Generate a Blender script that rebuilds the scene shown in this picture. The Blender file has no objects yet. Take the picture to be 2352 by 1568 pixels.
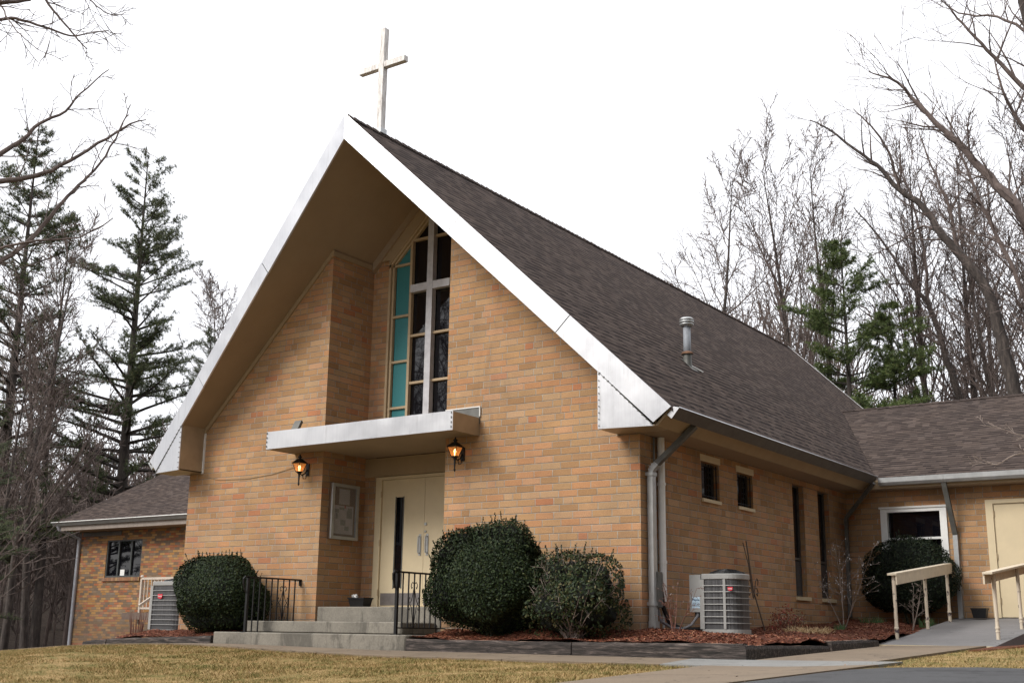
import bpy, bmesh, math, random
from mathutils import Vector, Matrix
R = math.radians
sc = bpy.context.scene
col = sc.collection

# ---------------- camera, light, exposure ----------------
cd = bpy.data.cameras.new('camera'); cam = bpy.data.objects.new('camera', cd); col.objects.link(cam); sc.camera = cam
CAM = Vector((7.5704, -13.8868, -0.0266)); yaw, pitch, roll = 0.60973, 0.24117, 0.01432
fw = Vector((-math.sin(yaw)*math.cos(pitch), math.cos(yaw)*math.cos(pitch), math.sin(pitch)))
rt = Vector((math.cos(yaw), math.sin(yaw), 0)); up = rt.cross(fw)
rt2 = math.cos(roll)*rt+math.sin(roll)*up; up2 = -math.sin(roll)*rt+math.cos(roll)*up
cam.matrix_world = Matrix(((rt2.x, up2.x, -fw.x, CAM.x), (rt2.y, up2.y, -fw.y, CAM.y), (rt2.z, up2.z, -fw.z, CAM.z), (0, 0, 0, 1)))
cd.sensor_width = 36; cd.lens = 2697.54/2352*36; cd.clip_start = .1; cd.clip_end = 1500

SUN_AZ, SUN_EL = R(206), R(40)          # compass style: 180 = from the front (-Y), more = from the left
w = bpy.data.worlds.new("World"); sc.world = w; w.use_nodes = True
nt = w.node_tree; bg = nt.nodes['Background']
sky = nt.nodes.new('ShaderNodeTexSky'); sky.sky_type = 'NISHITA'; sky.sun_disc = False
sky.sun_elevation = SUN_EL; sky.sun_rotation = SUN_AZ; sky.dust_density = 3
ov = nt.nodes.new('ShaderNodeMix'); ov.data_type = 'RGBA'; ov.inputs[0].default_value = .9
geo = nt.nodes.new('ShaderNodeNewGeometry'); sep = nt.nodes.new('ShaderNodeSeparateXYZ')
rmp = nt.nodes.new('ShaderNodeMapRange')
tcw = nt.nodes.new('ShaderNodeTexCoord'); nt.links.new(tcw.outputs['Generated'], sep.inputs[0])
rmp.inputs[1].default_value = -.05; rmp.inputs[2].default_value = .9; rmp.inputs[3].default_value = 5.6; rmp.inputs[4].default_value = 8.6
nt.links.new(sep.outputs[2], rmp.inputs[0])
cmb = nt.nodes.new('ShaderNodeCombineColor'); mb = nt.nodes.new('ShaderNodeMath'); mb.operation = 'MULTIPLY'; mb.inputs[1].default_value = 1.03
nt.links.new(rmp.outputs[0], cmb.inputs[0]); nt.links.new(rmp.outputs[0], cmb.inputs[1]); nt.links.new(rmp.outputs[0], mb.inputs[0]); nt.links.new(mb.outputs[0], cmb.inputs[2])
nt.links.new(sky.outputs[0], ov.inputs[6]); nt.links.new(cmb.outputs[0], ov.inputs[7])
nt.links.new(ov.outputs[2], bg.inputs[0]); bg.inputs[1].default_value = 0.1

sl = bpy.data.lights.new('sun', 'SUN'); sl.energy = 1.5; sl.angle = R(26); sl.color = (1, .96, .9)
so = bpy.data.objects.new('sun', sl); col.objects.link(so)
sd = Vector((math.sin(SUN_AZ)*math.cos(SUN_EL), math.cos(SUN_AZ)*math.cos(SUN_EL), math.sin(SUN_EL)))
so.rotation_euler = sd.to_track_quat('Z', 'Y').to_euler(); so.location = (0, -20, 30)
sc.view_settings.view_transform = 'Standard'; sc.view_settings.look = 'None'; sc.view_settings.gamma = 1
sc.view_settings.exposure = 1.08

# ---------------- helpers ----------------
def put(o, parent=None):
    col.objects.link(o)
    if parent is not None: o.parent = parent
    return o
def tag(o, label=None, cat=None, group=None, kind=None):
    if label: o['label'] = label
    if cat: o['category'] = cat
    if group: o['group'] = group
    if kind: o['kind'] = kind
    return o
def thing(name, label, cat, group=None, loc=(0, 0, 0)):
    o = bpy.data.objects.new(name, None); o.empty_display_size = .2; o.location = loc; put(o)
    return tag(o, label, cat, group)

class MB:
    def __init__(s): s.v = []; s.f = []; s.a = []
    def quad(s, *p):
        n = len(s.v); s.v += [tuple(q) for q in p]; s.f.append(tuple(range(n, n+len(p)))); return s
    def box(s, a, b):
        x0, x1 = sorted((a[0], b[0])); y0, y1 = sorted((a[1], b[1])); z0, z1 = sorted((a[2], b[2]))
        n = len(s.v)
        s.v += [(x0, y0, z0), (x1, y0, z0), (x1, y1, z0), (x0, y1, z0), (x0, y0, z1), (x1, y0, z1), (x1, y1, z1), (x0, y1, z1)]
        s.f += [tuple(n+i for i in q) for q in ((0, 3, 2, 1), (4, 5, 6, 7), (0, 1, 5, 4), (1, 2, 6, 5), (2, 3, 7, 6), (3, 0, 4, 7))]
        return s
    def prism(s, poly, ext):
        n = len(s.v); k = len(poly); e = Vector(ext)
        s.v += [tuple(p) for p in poly]+[tuple(Vector(p)+e) for p in poly]
        s.f.append(tuple(range(n, n+k))); s.f.append(tuple(range(n+2*k-1, n+k-1, -1)))
        for i in range(k):
            j = (i+1) % k; s.f.append((n+i, n+j, n+k+j, n+k+i))
        return s
    def bar(s, p, q, wd, hg, side=None):
        p = Vector(p); q = Vector(q); d = (q-p).normalized()
        sd_ = Vector(side) if side else (Vector((0, 0, 1)).cross(d) if abs(d.z) < .95 else Vector((1, 0, 0)))
        sd_ = (sd_-d*sd_.dot(d)).normalized(); u = d.cross(sd_)
        a, b = sd_*wd/2, u*hg/2
        return s.prism([p-a-b, p+a-b, p+a+b, p-a+b], q-p)
    def tube(s, pts, rad, n=6, cap=True, ph=0):
        P = [Vector(p) for p in pts]; m = len(P)
        if not hasattr(rad, '__len__'): rad = [rad]*m
        base = len(s.v); u = None
        for i, p in enumerate(P):
            d = (P[min(i+1, m-1)]-P[max(i-1, 0)])
            d = d.normalized() if d.length > 1e-9 else Vector((0, 0, 1))
            if u is None: u = d.cross(Vector((.31, .2, .93)) if abs(d.z) < .9 else Vector((1, 0, 0))).normalized()
            else:
                u = u-d*u.dot(d); u = u.normalized() if u.length > 1e-6 else d.orthogonal().normalized()
            vv = d.cross(u)
            for k in range(n):
                t = 2*math.pi*k/n+ph; c = p+(u*math.cos(t)+vv*math.sin(t))*rad[i]; s.v.append((c.x, c.y, c.z))
        for i in range(m-1):
            for k in range(n):
                a = base+i*n+k; b = base+i*n+(k+1) % n; s.f.append((a, b, b+n, a+n))
        if cap and n > 3:
            s.f.append(tuple(base+k for k in range(n-1, -1, -1))); s.f.append(tuple(base+(m-1)*n+k for k in range(n)))
        return s
    def lathe(s, c, prof, n=20):
        # prof: list of (r, z)
        base = len(s.v); m = len(prof)
        for r, z in prof:
            for k in range(n):
                t = 2*math.pi*k/n; s.v.append((c[0]+r*math.cos(t), c[1]+r*math.sin(t), c[2]+z))
        for i in range(m-1):
            for k in range(n):
                a = base+i*n+k; b = base+i*n+(k+1) % n; s.f.append((a, b, b+n, a+n))
        s.f.append(tuple(base+k for k in range(n-1, -1, -1))); s.f.append(tuple(base+(m-1)*n+k for k in range(n)))
        return s
    def build(s, name, mat, parent=None, smooth=False, uv=True, recalc=False, bevel=0, split=False):
        if split:          # one object for every separate piece
            g = list(range(len(s.v)))
            def fd(a):
                while g[a] != a: g[a] = g[g[a]]; a = g[a]
                return a
            for f in s.f:
                for b in f[1:]: g[fd(b)] = fd(f[0])
            grp = {}
            for f in s.f: grp.setdefault(fd(f[0]), []).append(f)
            out = None
            for fs_ in grp.values():
                ids = sorted({i for f in fs_ for i in f}); mp = {a: b for b, a in enumerate(ids)}; q_ = MB()
                q_.v = [s.v[i] for i in ids]; q_.f = [tuple(mp[i] for i in f) for f in fs_]
                out = q_.build(name, mat, parent, smooth, uv, recalc, bevel)
            return out
        me = bpy.data.meshes.new(name); me.from_pydata(s.v, [], s.f)
        if recalc or bevel:
            bm = bmesh.new(); bm.from_mesh(me)
            if recalc: bmesh.ops.recalc_face_normals(bm, faces=bm.faces)
            if bevel: bmesh.ops.bevel(bm, geom=bm.edges[:], offset=bevel, segments=1, affect='EDGES')
            bm.to_mesh(me); bm.free()
        me.update()
        if uv:
            ul = me.uv_layers.new(name='UVMap').data
            Z = Vector((0, 0, 1))
            for p in me.polygons:
                nn = p.normal
                if abs(nn.z) > .999: U, V = Vector((1, 0, 0)), Vector((0, 1, 0))
                else:
                    U = Z.cross(nn).normalized()
                    if (abs(U.x) >= abs(U.y) and U.x < 0) or (abs(U.y) > abs(U.x) and U.y < 0): U = -U
                    V = nn.cross(U).normalized()
                    if V.z < 0: V = -V
                for li in p.loop_indices:
                    c = me.vertices[me.loops[li].vertex_index].co; ul[li].uv = (c.dot(U), c.dot(V))
        if smooth:
            for p in me.polygons: p.use_smooth = True
        me.materials.append(mat)
        return put(bpy.data.objects.new(name, me), parent)

# ---------------- materials ----------------
class NT:
    def __init__(s, name):
        s.m = bpy.data.materials.new(name); s.m.use_nodes = True; s.t = s.m.node_tree; s.b = s.t.nodes['Principled BSDF']
        s.uvn = None
    def nd(s, k, **kw):
        n = s.t.nodes.new(k)
        for a, b in kw.items(): setattr(n, a, b)
        return n
    def set(s, sock, val):
        if hasattr(val, 'is_linked') or isinstance(val, bpy.types.NodeSocket): s.t.links.new(val, sock)
        elif isinstance(val, (tuple, list)) and len(val) == 3 and sock.type == 'RGBA': sock.default_value = (*val, 1)
        else: sock.default_value = val
    def uv(s):
        if s.uvn is None:
            n = s.nd('ShaderNodeUVMap'); q = s.nd('ShaderNodeSeparateXYZ'); s.t.links.new(n.outputs[0], q.inputs[0]); s.uvn = (q.outputs[0], q.outputs[1], n.outputs[0])
        return s.uvn
    def ob(s, scale=(1, 1, 1)):
        n = s.nd('ShaderNodeTexCoord'); m = s.nd('ShaderNodeMapping'); m.inputs['Scale'].default_value = scale
        s.t.links.new(n.outputs['Object'], m.inputs[0]); return m.outputs[0]
    def op(s, o, a, b=0.0, c=0.0):
        n = s.nd('ShaderNodeMath', operation=o); s.set(n.inputs[0], a); s.set(n.inputs[1], b); s.set(n.inputs[2], c); return n.outputs[0]
    def white(s, a, b=0.0, c=0.0):
        q = s.nd('ShaderNodeCombineXYZ'); s.set(q.inputs[0], a); s.set(q.inputs[1], b); s.set(q.inputs[2], c)
        n = s.nd('ShaderNodeTexWhiteNoise', noise_dimensions='3D'); s.t.links.new(q.outputs[0], n.inputs[0]); return n.outputs[0]
    def noise(s, vec, scale, detail=3, rough=.6, dist=0):
        n = s.nd('ShaderNodeTexNoise'); s.t.links.new(vec, n.inputs['Vector']); n.inputs['Scale'].default_value = scale
        n.inputs['Detail'].default_value = detail; n.inputs['Roughness'].default_value = rough; n.inputs['Distortion'].default_value = dist; return n.outputs[0]
    def ramp(s, f, stops, interp='LINEAR'):
        n = s.nd('ShaderNodeValToRGB'); e = n.color_ramp.elements; n.color_ramp.interpolation = interp
        while len(e) > 1: e.remove(e[-1])
        e[0].position = stops[0][0]; e[0].color = (*stops[0][1], 1)
        for p, c in stops[1:]: x = e.new(p); x.color = (*c, 1)
        s.set(n.inputs[0], f); return n.outputs[0]
    def sm(s, x, a, b, y0=0., y1=1.):
        n = s.nd('ShaderNodeMapRange', interpolation_type='SMOOTHSTEP'); s.set(n.inputs[0], x)
        n.inputs[1].default_value = a; n.inputs[2].default_value = b; n.inputs[3].default_value = y0; n.inputs[4].default_value = y1; return n.outputs[0]
    def mix(s, f, a, b, mode='MIX'):
        n = s.nd('ShaderNodeMix', data_type='RGBA', blend_type=mode); s.set(n.inputs[0], f); s.set(n.inputs[6], a); s.set(n.inputs[7], b); return n.outputs[2]
    def bump(s, h, dist=.01, st=1.):
        n = s.nd('ShaderNodeBump'); n.inputs['Strength'].default_value = st; n.inputs['Distance'].default_value = dist
        s.set(n.inputs['Height'], h); s.t.links.new(n.outputs[0], s.b.inputs['Normal'])
    def col(s, c): s.set(s.b.inputs['Base Color'], c)
    def rough(s, r): s.set(s.b.inputs['Roughness'], r)

def plain(name, c, rough=.6, metal=0., var=.15, scale=8, bump=0., spec=.4):
    n = NT(name); v = n.ob(); f = n.noise(v, scale, 5, .65)
    lo = tuple(x*(1-var) for x in c); hi = tuple(min(1, x*(1+var)) for x in c)
    n.col(n.ramp(f, [(.3, lo), (.7, hi)])); n.rough(rough); n.b.inputs['Metallic'].default_value = metal
    n.b.inputs['Specular IOR Level'].default_value = spec
    if bump: n.bump(n.noise(v, scale*6, 4), bump)
    return n.m

def brick(name, bw, bh, mj, stops, mortar, half=.12, jitter=.16):
    n = NT(name); u, v, uvv = n.uv()
    row = n.op('FLOOR', n.op('DIVIDE', v, bh))
    off = n.op('ADD', n.op('MULTIPLY', n.op('MODULO', n.op('ADD', row, 1000.), 2.), .36), n.op('MULTIPLY', n.white(row, 3.3), jitter))
    uu = n.op('ADD', n.op('DIVIDE', u, bw), n.op('ADD', off, 500.))
    idn = n.op('FLOOR', uu); fu = n.op('FRACT', uu); fv = n.op('FRACT', n.op('ADD', n.op('DIVIDE', v, bh), 1000.))
    ish = n.op('GREATER_THAN', n.white(idn, row, 7.7), 1-half)
    hs = n.op('MULTIPLY', ish, n.op('GREATER_THAN', fu, .5))
    r1 = n.white(idn, row, hs); r2 = n.white(idn, row, n.op('ADD', hs, 5.5))
    du = n.op('MULTIPLY', n.op('MINIMUM', fu, n.op('SUBTRACT', 1., fu)), bw)
    dh = n.op('ADD', n.op('MULTIPLY', n.op('ABSOLUTE', n.op('SUBTRACT', fu, .5)), bw), n.op('MULTIPLY', n.op('SUBTRACT', 1., ish), 9.))
    dv = n.op('MULTIPLY', n.op('MINIMUM', fv, n.op('SUBTRACT', 1., fv)), bh)
    d = n.op('MINIMUM', n.op('MINIMUM', du, dh), dv)
    wob = n.op('MULTIPLY', n.op('SUBTRACT', n.noise(uvv, 25, 3), .5), .005)
    m = n.sm(n.op('ADD', d, wob), mj*.35, mj*.65, 1., 0.)
    bc = n.ramp(r1, stops, 'CONSTANT')
    bc = n.mix(n.op('MULTIPLY', n.op('SUBTRACT', r2, .5), .16), bc, (.9, .8, .65), 'MIX')
    bc = n.mix(1., bc, n.ramp(n.noise(uvv, 60, 5, .75), [(.25, (.66, .66, .68)), (.75, (1.25, 1.22, 1.18))]), 'MULTIPLY')
    bc = n.mix(1., bc, n.ramp(n.noise(uvv, 1.3, 4, .6), [(.3, (.8, .8, .83)), (.7, (1.1, 1.09, 1.06))]), 'MULTIPLY')
    mc = n.ramp(n.noise(uvv, 9, 4), [(.3, tuple(x*.55 for x in mortar)), (.65, mortar)])
    stn = n.noise(n.ob((1.6, 1.6, .35)), 1.4, 5, .7, .5)
    bc = n.mix(n.sm(stn, .55, .72, 0., .34), bc, (.17, .115, .075))
    gp = n.nd('ShaderNodeNewGeometry'); gs = n.nd('ShaderNodeSeparateXYZ'); n.t.links.new(gp.outputs['Position'], gs.inputs[0])
    dmp = n.op('ADD', gs.outputs[2], n.op('MULTIPLY', n.noise(n.ob(), 2.1, 4, .7), -.7))
    bc = n.mix(n.sm(dmp, -.35, .1, .4, 0.), bc, (.15, .11, .08))
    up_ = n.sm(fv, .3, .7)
    mc = n.mix(n.op('MULTIPLY', n.op('LESS_THAN', dv, n.op('MINIMUM', du, dh)), n.op('SUBTRACT', 1., up_)), mc, tuple(x*.3 for x in mortar))  # upper half of bed joints darkened, painting the shadow under each brick
    n.col(n.mix(m, bc, mc)); n.rough(.9); n.b.inputs['Specular IOR Level'].default_value = .2
    n.bump(n.op('SUBTRACT', n.op('MULTIPLY', n.noise(uvv, 120, 3), .15), m), .006, .9)
    return n.m

def shingle(name, stops, bh=.142, tab=.15):
    n = NT(name); u, v, uvv = n.uv()
    wv = n.op('ADD', v, n.op('MULTIPLY', n.op('SUBTRACT', n.noise(uvv, .9, 2), .5), .03))
    vv = n.op('ADD', n.op('DIVIDE', wv, bh), 1000.)
    row = n.op('FLOOR', vv); fv = n.op('FRACT', vv)
    uu = n.op('ADD', n.op('DIVIDE', u, tab), n.op('ADD', n.op('MULTIPLY', n.white(row, 1.7), 9.), 500.))
    idn = n.op('FLOOR', uu)
    r1 = n.white(idn, row, 2.); r3 = n.white(n.op('FLOOR', n.op('DIVIDE', uu, 2.6)), row, 4.)
    f = n.op('ADD', n.op('MULTIPLY', r1, .75), n.op('MULTIPLY', r3, .25))
    bc = n.ramp(f, stops)
    bc = n.mix(1., bc, n.ramp(n.noise(uvv, 1.1, 4, .6), [(.3, (.85, .85, .88)), (.7, (1.12, 1.08, 1.06))]), 'MULTIPLY')
    bc = n.mix(1., bc, n.ramp(n.noise(uvv, 90, 3, .8), [(.3, (.7, .7, .7)), (.7, (1.3, 1.3, 1.3))]), 'MULTIPLY')
    thick = n.op('GREATER_THAN', n.white(idn, row, 9.), .45)
    lh = n.op('ADD', .13, n.op('MULTIPLY', thick, .27))
    edge = n.op('LESS_THAN', fv, lh)
    n.col(n.mix(n.op('MULTIPLY', edge, .8), bc, (.006, .005, .006)))  # shadow below the tab butts, painted into the shingle colour
    n.rough(1.); n.b.inputs['Specular IOR Level'].default_value = .05
    n.bump(n.op('ADD', n.op('MULTIPLY', n.op('SUBTRACT', 1., fv), .7), n.op('MULTIPLY', thick, .5)), .012, .8)
    return n.m

BR = brick('tan_brick', .312, .0995, .0105,
    [(0, (.41, .244, .124)), (.2, (.435, .264, .134)), (.36, (.36, .216, .11)), (.48, (.44, .235, .118)), (.6, (.39, .248, .13)), (.72, (.45, .245, .126)), (.84, (.34, .2, .1)), (.9, (.44, .27, .145)), (.96, (.42, .188, .096))], (.42, .38, .32))
BR2 = brick('mixed_brick', .203, .0677, .008,
    [(0, (.36, .19, .07)), (.18, (.2, .135, .085)), (.36, (.42, .24, .09)), (.52, (.36, .13, .06)), (.66, (.17, .125, .09)), (.8, (.4, .2, .08)), (.9, (.27, .12, .07))], (.26, .2, .14), 0, .1)
SH = shingle('brown_shingle', [(.1, (.056, .044, .039)), (.4, (.066, .052, .045)), (.6, (.074, .058, .05)), (.9, (.088, .07, .061))])
def aluminium():
    n = NT('brushed_aluminium'); v = n.ob((1, 1, 1)); u, vv, uvv = n.uv()
    f = n.noise(v, 1.6, 5, .6); st = n.noise(n.ob((60, 60, 2)), 1, 3)
    c = n.ramp(f, [(.3, (.55, .555, .57)), (.7, (.67, .675, .69))])
    c = n.mix(.25, c, n.ramp(st, [(.35, (.6, .6, .62)), (.65, (.85, .85, .86))]), 'MULTIPLY')
    gr = n.noise(n.ob((9, 9, .8)), 1.1, 5, .75); c = n.mix(n.sm(gr, .56, .74, 0., .5), c, (.3, .29, .28))
    n.col(c); n.b.inputs['Metallic'].default_value = .85
    n.rough(n.sm(f, .3, .7, .32, .42)); n.bump(n.noise(v, 3, 2), .01, .2); return n.m
ALU = aluminium()
TAN = plain('tan_paint', (.34, .255, .16), .75, var=.08, scale=3)
TANM = plain('tan_metal_sheet', (.36, .28, .19), .45, .3, var=.12, scale=4)
CREAM = plain('cream_paint', (.6, .5, .33), .5, var=.05, scale=3)
FRAME = plain('tan_frame', (.42, .32, .2), .5, var=.06)
WHITE = plain('white_paint', (.72, .72, .7), .5, var=.06)
GREYM = plain('galvanised_metal', (.42, .43, .43), .42, .6, var=.15, scale=5)
DARKM = plain('weathered_dark_metal', (.13, .13, .12), .5, .4, var=.25, scale=6)
BROWNM = plain('brown_gutter_metal', (.1, .09, .08), .5, .3, var=.2)
BLACK = plain('black_iron', (.012, .012, .013), .45, .2, var=.2)
SOFF = plain('tan_soffit', (.31, .235, .165), .8, var=.06, scale=2)
def glass(name, c, rough=.03, spec=.5):
    n = NT(name); n.col(c); n.rough(rough); n.b.inputs['Specular IOR Level'].default_value = spec; n.bump(n.noise(n.ob(), 1.5, 1), .01, .06); return n.m
DGL = glass('dark_glass', (.004, .004, .006), .02, .6)
TEAL = plain('teal_panel', (.04, .19, .205), .5, var=.04, scale=20)
TEAL.node_tree.nodes['Principled BSDF'].inputs['Roughness'].default_value = .38
def concrete(name, c, sc_=1.):
    n = NT(name); v = n.ob(); a = n.noise(v, 1.2*sc_, 6, .7); b = n.noise(v, 45, 4, .7); st = n.noise(n.ob((1, 1, .3)), 2.3, 5, .75, .4)
    k = n.ramp(a, [(.28, tuple(x*.62 for x in c)), (.5, c), (.75, tuple(x*1.2 for x in c))])
    k = n.mix(1., k, n.ramp(b, [(.3, (.8, .8, .8)), (.7, (1.15, 1.15, 1.15))]), 'MULTIPLY')
    k = n.mix(n.sm(st, .5, .62, 0., .72), k, tuple(x*.36 for x in c))
    n.col(k); n.rough(.9); n.bump(b, .004, .6); return n.m
CONC = concrete('step_concrete', (.2, .182, .15))
def walkmat(name, c):
    n = NT(name); v = n.ob(); u, vv, uvv = n.uv(); a = n.noise(v, .8, 6, .65); b = n.noise(v, 70, 3, .7)
    vo = n.nd('ShaderNodeTexVoronoi', feature='DISTANCE_TO_EDGE'); vo.inputs['Scale'].default_value = .45; wv = n.nd('ShaderNodeVectorMath', operation='ADD'); nn = n.nd('ShaderNodeTexNoise'); nn.inputs['Scale'].default_value = 2.2; nn.inputs['Detail'].default_value = 5
    n.t.links.new(v, nn.inputs['Vector']); n.t.links.new(v, wv.inputs[0]); n.t.links.new(nn.outputs[1], wv.inputs[1]); n.t.links.new(wv.outputs[0], vo.inputs['Vector'])
    crk = n.sm(vo.outputs['Distance'], .0, .006, 1., 0.); st = n.noise(v, 1.7, 6, .8, .6)
    k = n.ramp(a, [(.3, tuple(x*.8 for x in c)), (.7, tuple(x*1.12 for x in c))])
    k = n.mix(1., k, n.ramp(b, [(.3, (.8, .8, .8)), (.7, (1.15, 1.15, 1.15))]), 'MULTIPLY')
    k = n.mix(n.sm(st, .54, .7, 0., .55), k, tuple(x*.45 for x in c)); k = n.mix(n.op('MULTIPLY', crk, .75), k, tuple(x*.2 for x in c))
    n.col(k); n.rough(.9); n.bump(b, .003, .5); return n.m
WALK = walkmat('tan_concrete', (.19, .145, .1)); SLAB = walkmat('pale_concrete', (.22, .22, .21))
RAMPM = walkmat('grey_ramp_paint', (.185, .18, .18))
ASPH = concrete('asphalt', (.052, .053, .056), .6)
def timber():
    n = NT('weathered_timber'); v = n.ob((1.5, 14, 14)); a = n.noise(v, 2.2, 6, .7, .5); b = n.noise(n.ob((2, 60, 60)), 1, 3); g = n.noise(n.ob(), 2.5, 4, .7)
    k = n.ramp(a, [(.3, (.008, .007, .006)), (.45, (.028, .023, .02)), (.57, (.07, .056, .05)), (.72, (.22, .175, .15))])
    gn = n.nd('ShaderNodeNewGeometry'); sp = n.nd('ShaderNodeSeparateXYZ'); n.t.links.new(gn.outputs['Normal'], sp.inputs[0])
    k = n.mix(n.op('MULTIPLY', n.sm(sp.outputs[2], .6, .9), n.sm(g, .4, .6)), k, (.3, .2, .15))
    n.col(k); n.rough(.95); n.bump(n.op('ADD', a, n.op('MULTIPLY', b, .5)), .02, .9); return n.m
TIMB = timber()
def mulchm():
    n = NT('red_mulch'); v = n.ob(); a = n.noise(v, 30, 6, .8, .6); b = n.noise(v, 1.6, 4); c = n.noise(v, 140, 2)
    k = n.ramp(a, [(.25, (.04, .012, .006)), (.45, (.15, .042, .018)), (.62, (.26, .078, .034)), (.8, (.36, .15, .075))])
    k = n.mix(1., k, n.ramp(b, [(.3, (.65, .65, .65)), (.7, (1.15, 1.1, 1.1))]), 'MULTIPLY')
    n.col(k); n.rough(1.); n.bump(n.op('ADD', a, c), .03, 1.); return n.m
MULCH = mulchm()
def chipm(name, stops):
    n = NT(name); g = n.nd('ShaderNodeNewGeometry'); oi = n.noise(n.ob(), 9, 3)
    n.col(n.ramp(g.outputs['Random Per Island'], stops)); n.rough(.8); return n.m
CHIP = chipm('bark_chip', [(0, (.045, .013, .007)), (.5, (.18, .05, .022)), (.85, (.28, .09, .04)), (1, (.4, .22, .12))])
def grassm(name, blades):
    n = NT(name); v = n.ob((1, 1, .2)); a = n.noise(v, 2.2, 6, .7, .3); b = n.noise(v, 9., 4, .75)
    f = n.op('ADD', n.op('MULTIPLY', a, .55), n.op('MULTIPLY', b, .45))
    if blades:
        g = n.nd('ShaderNodeNewGeometry'); f = n.op('ADD', n.op('MULTIPLY', f, .8), n.op('MULTIPLY', n.op('SUBTRACT', g.outputs['Random Per Island'], .5), .22)); f = n.op('ADD', f, .1)
    k = n.ramp(f, [(.3, (.06, .08, .02)), (.42, (.15, .138, .042)), (.51, (.275, .195, .08)), (.62, (.43, .3, .145)), (.78, (.6, .45, .27))])
    n.col(k); n.rough(.85); n.b.inputs['Specular IOR Level'].default_value = .15
    if not blades:
        # leaf litter outside the mown area (vertex mask), a real change of ground cover
        at = n.nd('ShaderNodeAttribute', attribute_name='litter')
        c = n.noise(n.ob(), 6., 6, .8); lt = n.ramp(c, [(.3, (.025, .019, .016)), (.5, (.06, .045, .036)), (.75, (.13, .1, .075))])
        n.col(n.mix(n.sm(n.op('ADD', at.outputs['Fac'], n.op('MULTIPLY', n.op('SUBTRACT', a, .5), .5)), .4, .6), k, lt))
        n.bump(n.op('ADD', b, n.noise(n.ob(), 60, 3)), .03, .8)
    return n.m
GRASS = grassm('lawn', False); BLADE = grassm('grass_blade', True)
def leafm(name, stops, rough=.35, spec=.5):
    n = NT(name); g = n.nd('ShaderNodeNewGeometry'); n.col(n.ramp(g.outputs['Random Per Island'], stops)); n.rough(rough)
    n.b.inputs['Specular IOR Level'].default_value = spec; return n.m
HOLLY = leafm('holly_leaf', [(0, (.008, .015, .006)), (.5, (.016, .029, .01)), (.9, (.03, .045, .015)), (.985, (.05, .06, .02))], .6, .18)
HOLLY2 = leafm('boxwood_leaf', [(0, (.01, .018, .008)), (.5, (.022, .036, .013)), (.85, (.045, .058, .02)), (1, (.12, .1, .045))], .55, .2)
YEW = leafm('yew_leaf', [(0, (.006, .012, .006)), (.6, (.012, .022, .01)), (1, (.03, .04, .016))], .6, .2)
PINE = leafm('pine_needle', [(0, (.036, .048, .026)), (.5, (.072, .092, .044)), (.85, (.11, .135, .056)), (1, (.18, .155, .075))], .6, .2)
PINE2 = leafm('young_pine_needle', [(0, (.05, .075, .026)), (.5, (.09, .13, .042)), (.85, (.14, .18, .06)), (1, (.2, .2, .08))], .6, .2)
REDL = leafm('red_leaf', [(0, (.14, .02, .015)), (.5, (.3, .04, .03)), (.8, (.3, .12, .05)), (1, (.4, .25, .15))], .5, .3)
STRAW = leafm('straw', [(0, (.25, .16, .08)), (.6, (.45, .32, .17)), (1, (.6, .48, .3))], .8, .2)
SPROUT = leafm('green_sprout', [(0, (.04, .09, .03)), (1, (.1, .17, .07))], .5, .3)
def barkm(name, a, b, c):
    n = NT(name); v = n.ob((1, 1, .25)); f = n.noise(v, 7, 6, .75, .3)
    n.col(n.ramp(f, [(.3, a), (.5, b), (.75, c)])); n.rough(.95); n.bump(f, .03, .9); return n.m
BARK = barkm('grey_bark', (.02, .016, .014), (.05, .04, .035), (.13, .105, .09))
TWIG = barkm('reddish_twig', (.055, .042, .037), (.11, .083, .073), (.18, .14, .122))
PBARK = barkm('pine_bark', (.015, .012, .01), (.04, .032, .027), (.08, .065, .055))
PALE = barkm('pale_twig', (.14, .11, .09), (.25, .2, .17), (.4, .34, .3))
RTWIG = barkm('red_brown_twig', (.09, .035, .025), (.16, .07, .05), (.24, .13, .1))

# ---------------- ground ----------------
def sstep(a, b, x):
    t = max(0., min(1., (x-a)/(b-a))); return t*t*(3-2*t)
def zs_(x):
    d = max(0., -6.8-x)
    z = -.303-.032*sstep(-6.8, -3, x)+.03*sstep(1.5, 4.5, x)-.01*min(d, 4)-.008*min(d, 4)**2-.06*max(0, d-4)
    return max(z, -.85)
def H(x, y):
    z = zs_(x)
    if y > -1.2: z += .031*min(y+1.2, 4.8)*sstep(.8, 1.6, x)
    if y < -1.2: z -= .052*min(1., (-1.2-y)/.8)*sstep(-7, -2.5, x)*(1-sstep(2.5, 4.5, x))
    s = .075-.04*sstep(-2.5, 1.6, x)-.018*sstep(1.6, 5, x)
    if y < -2: z -= s*(-2-y)
    if y < -6: z -= .13*(-6-y)
    if y < -22: z += .15*(-22-y)
    z += .12*sstep(-.5, 3.5, y)*sstep(3.6, 4.6, x)
    r = math.hypot(x-7.5, y+13.9)
    left = sstep(-14, -30, x)
    z += max(0., min(r, 130)-47)*.1*left + max(0., min(r, 130)-60)*.02
    z -= 1.2*sstep(-14, -34, x)*(1-sstep(40, 60, r))*sstep(-2, 10, y)
    return z
def lines(a, b, near, step, far):
    out = [a]; x = a
    while x < b:
        d = max(0, near[0]-x, x-near[1]); x = x+max(step, min(far, step+d*.13)); out.append(min(x, b))
    return out
XS = lines(-260, 260, (-26, 12), .45, 14); YS = lines(-120, 300, (-10, 20), .4, 14)
me = bpy.data.meshes.new('ground'); vs = []; fs = []; lit = []
rg = random.Random(5)
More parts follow.
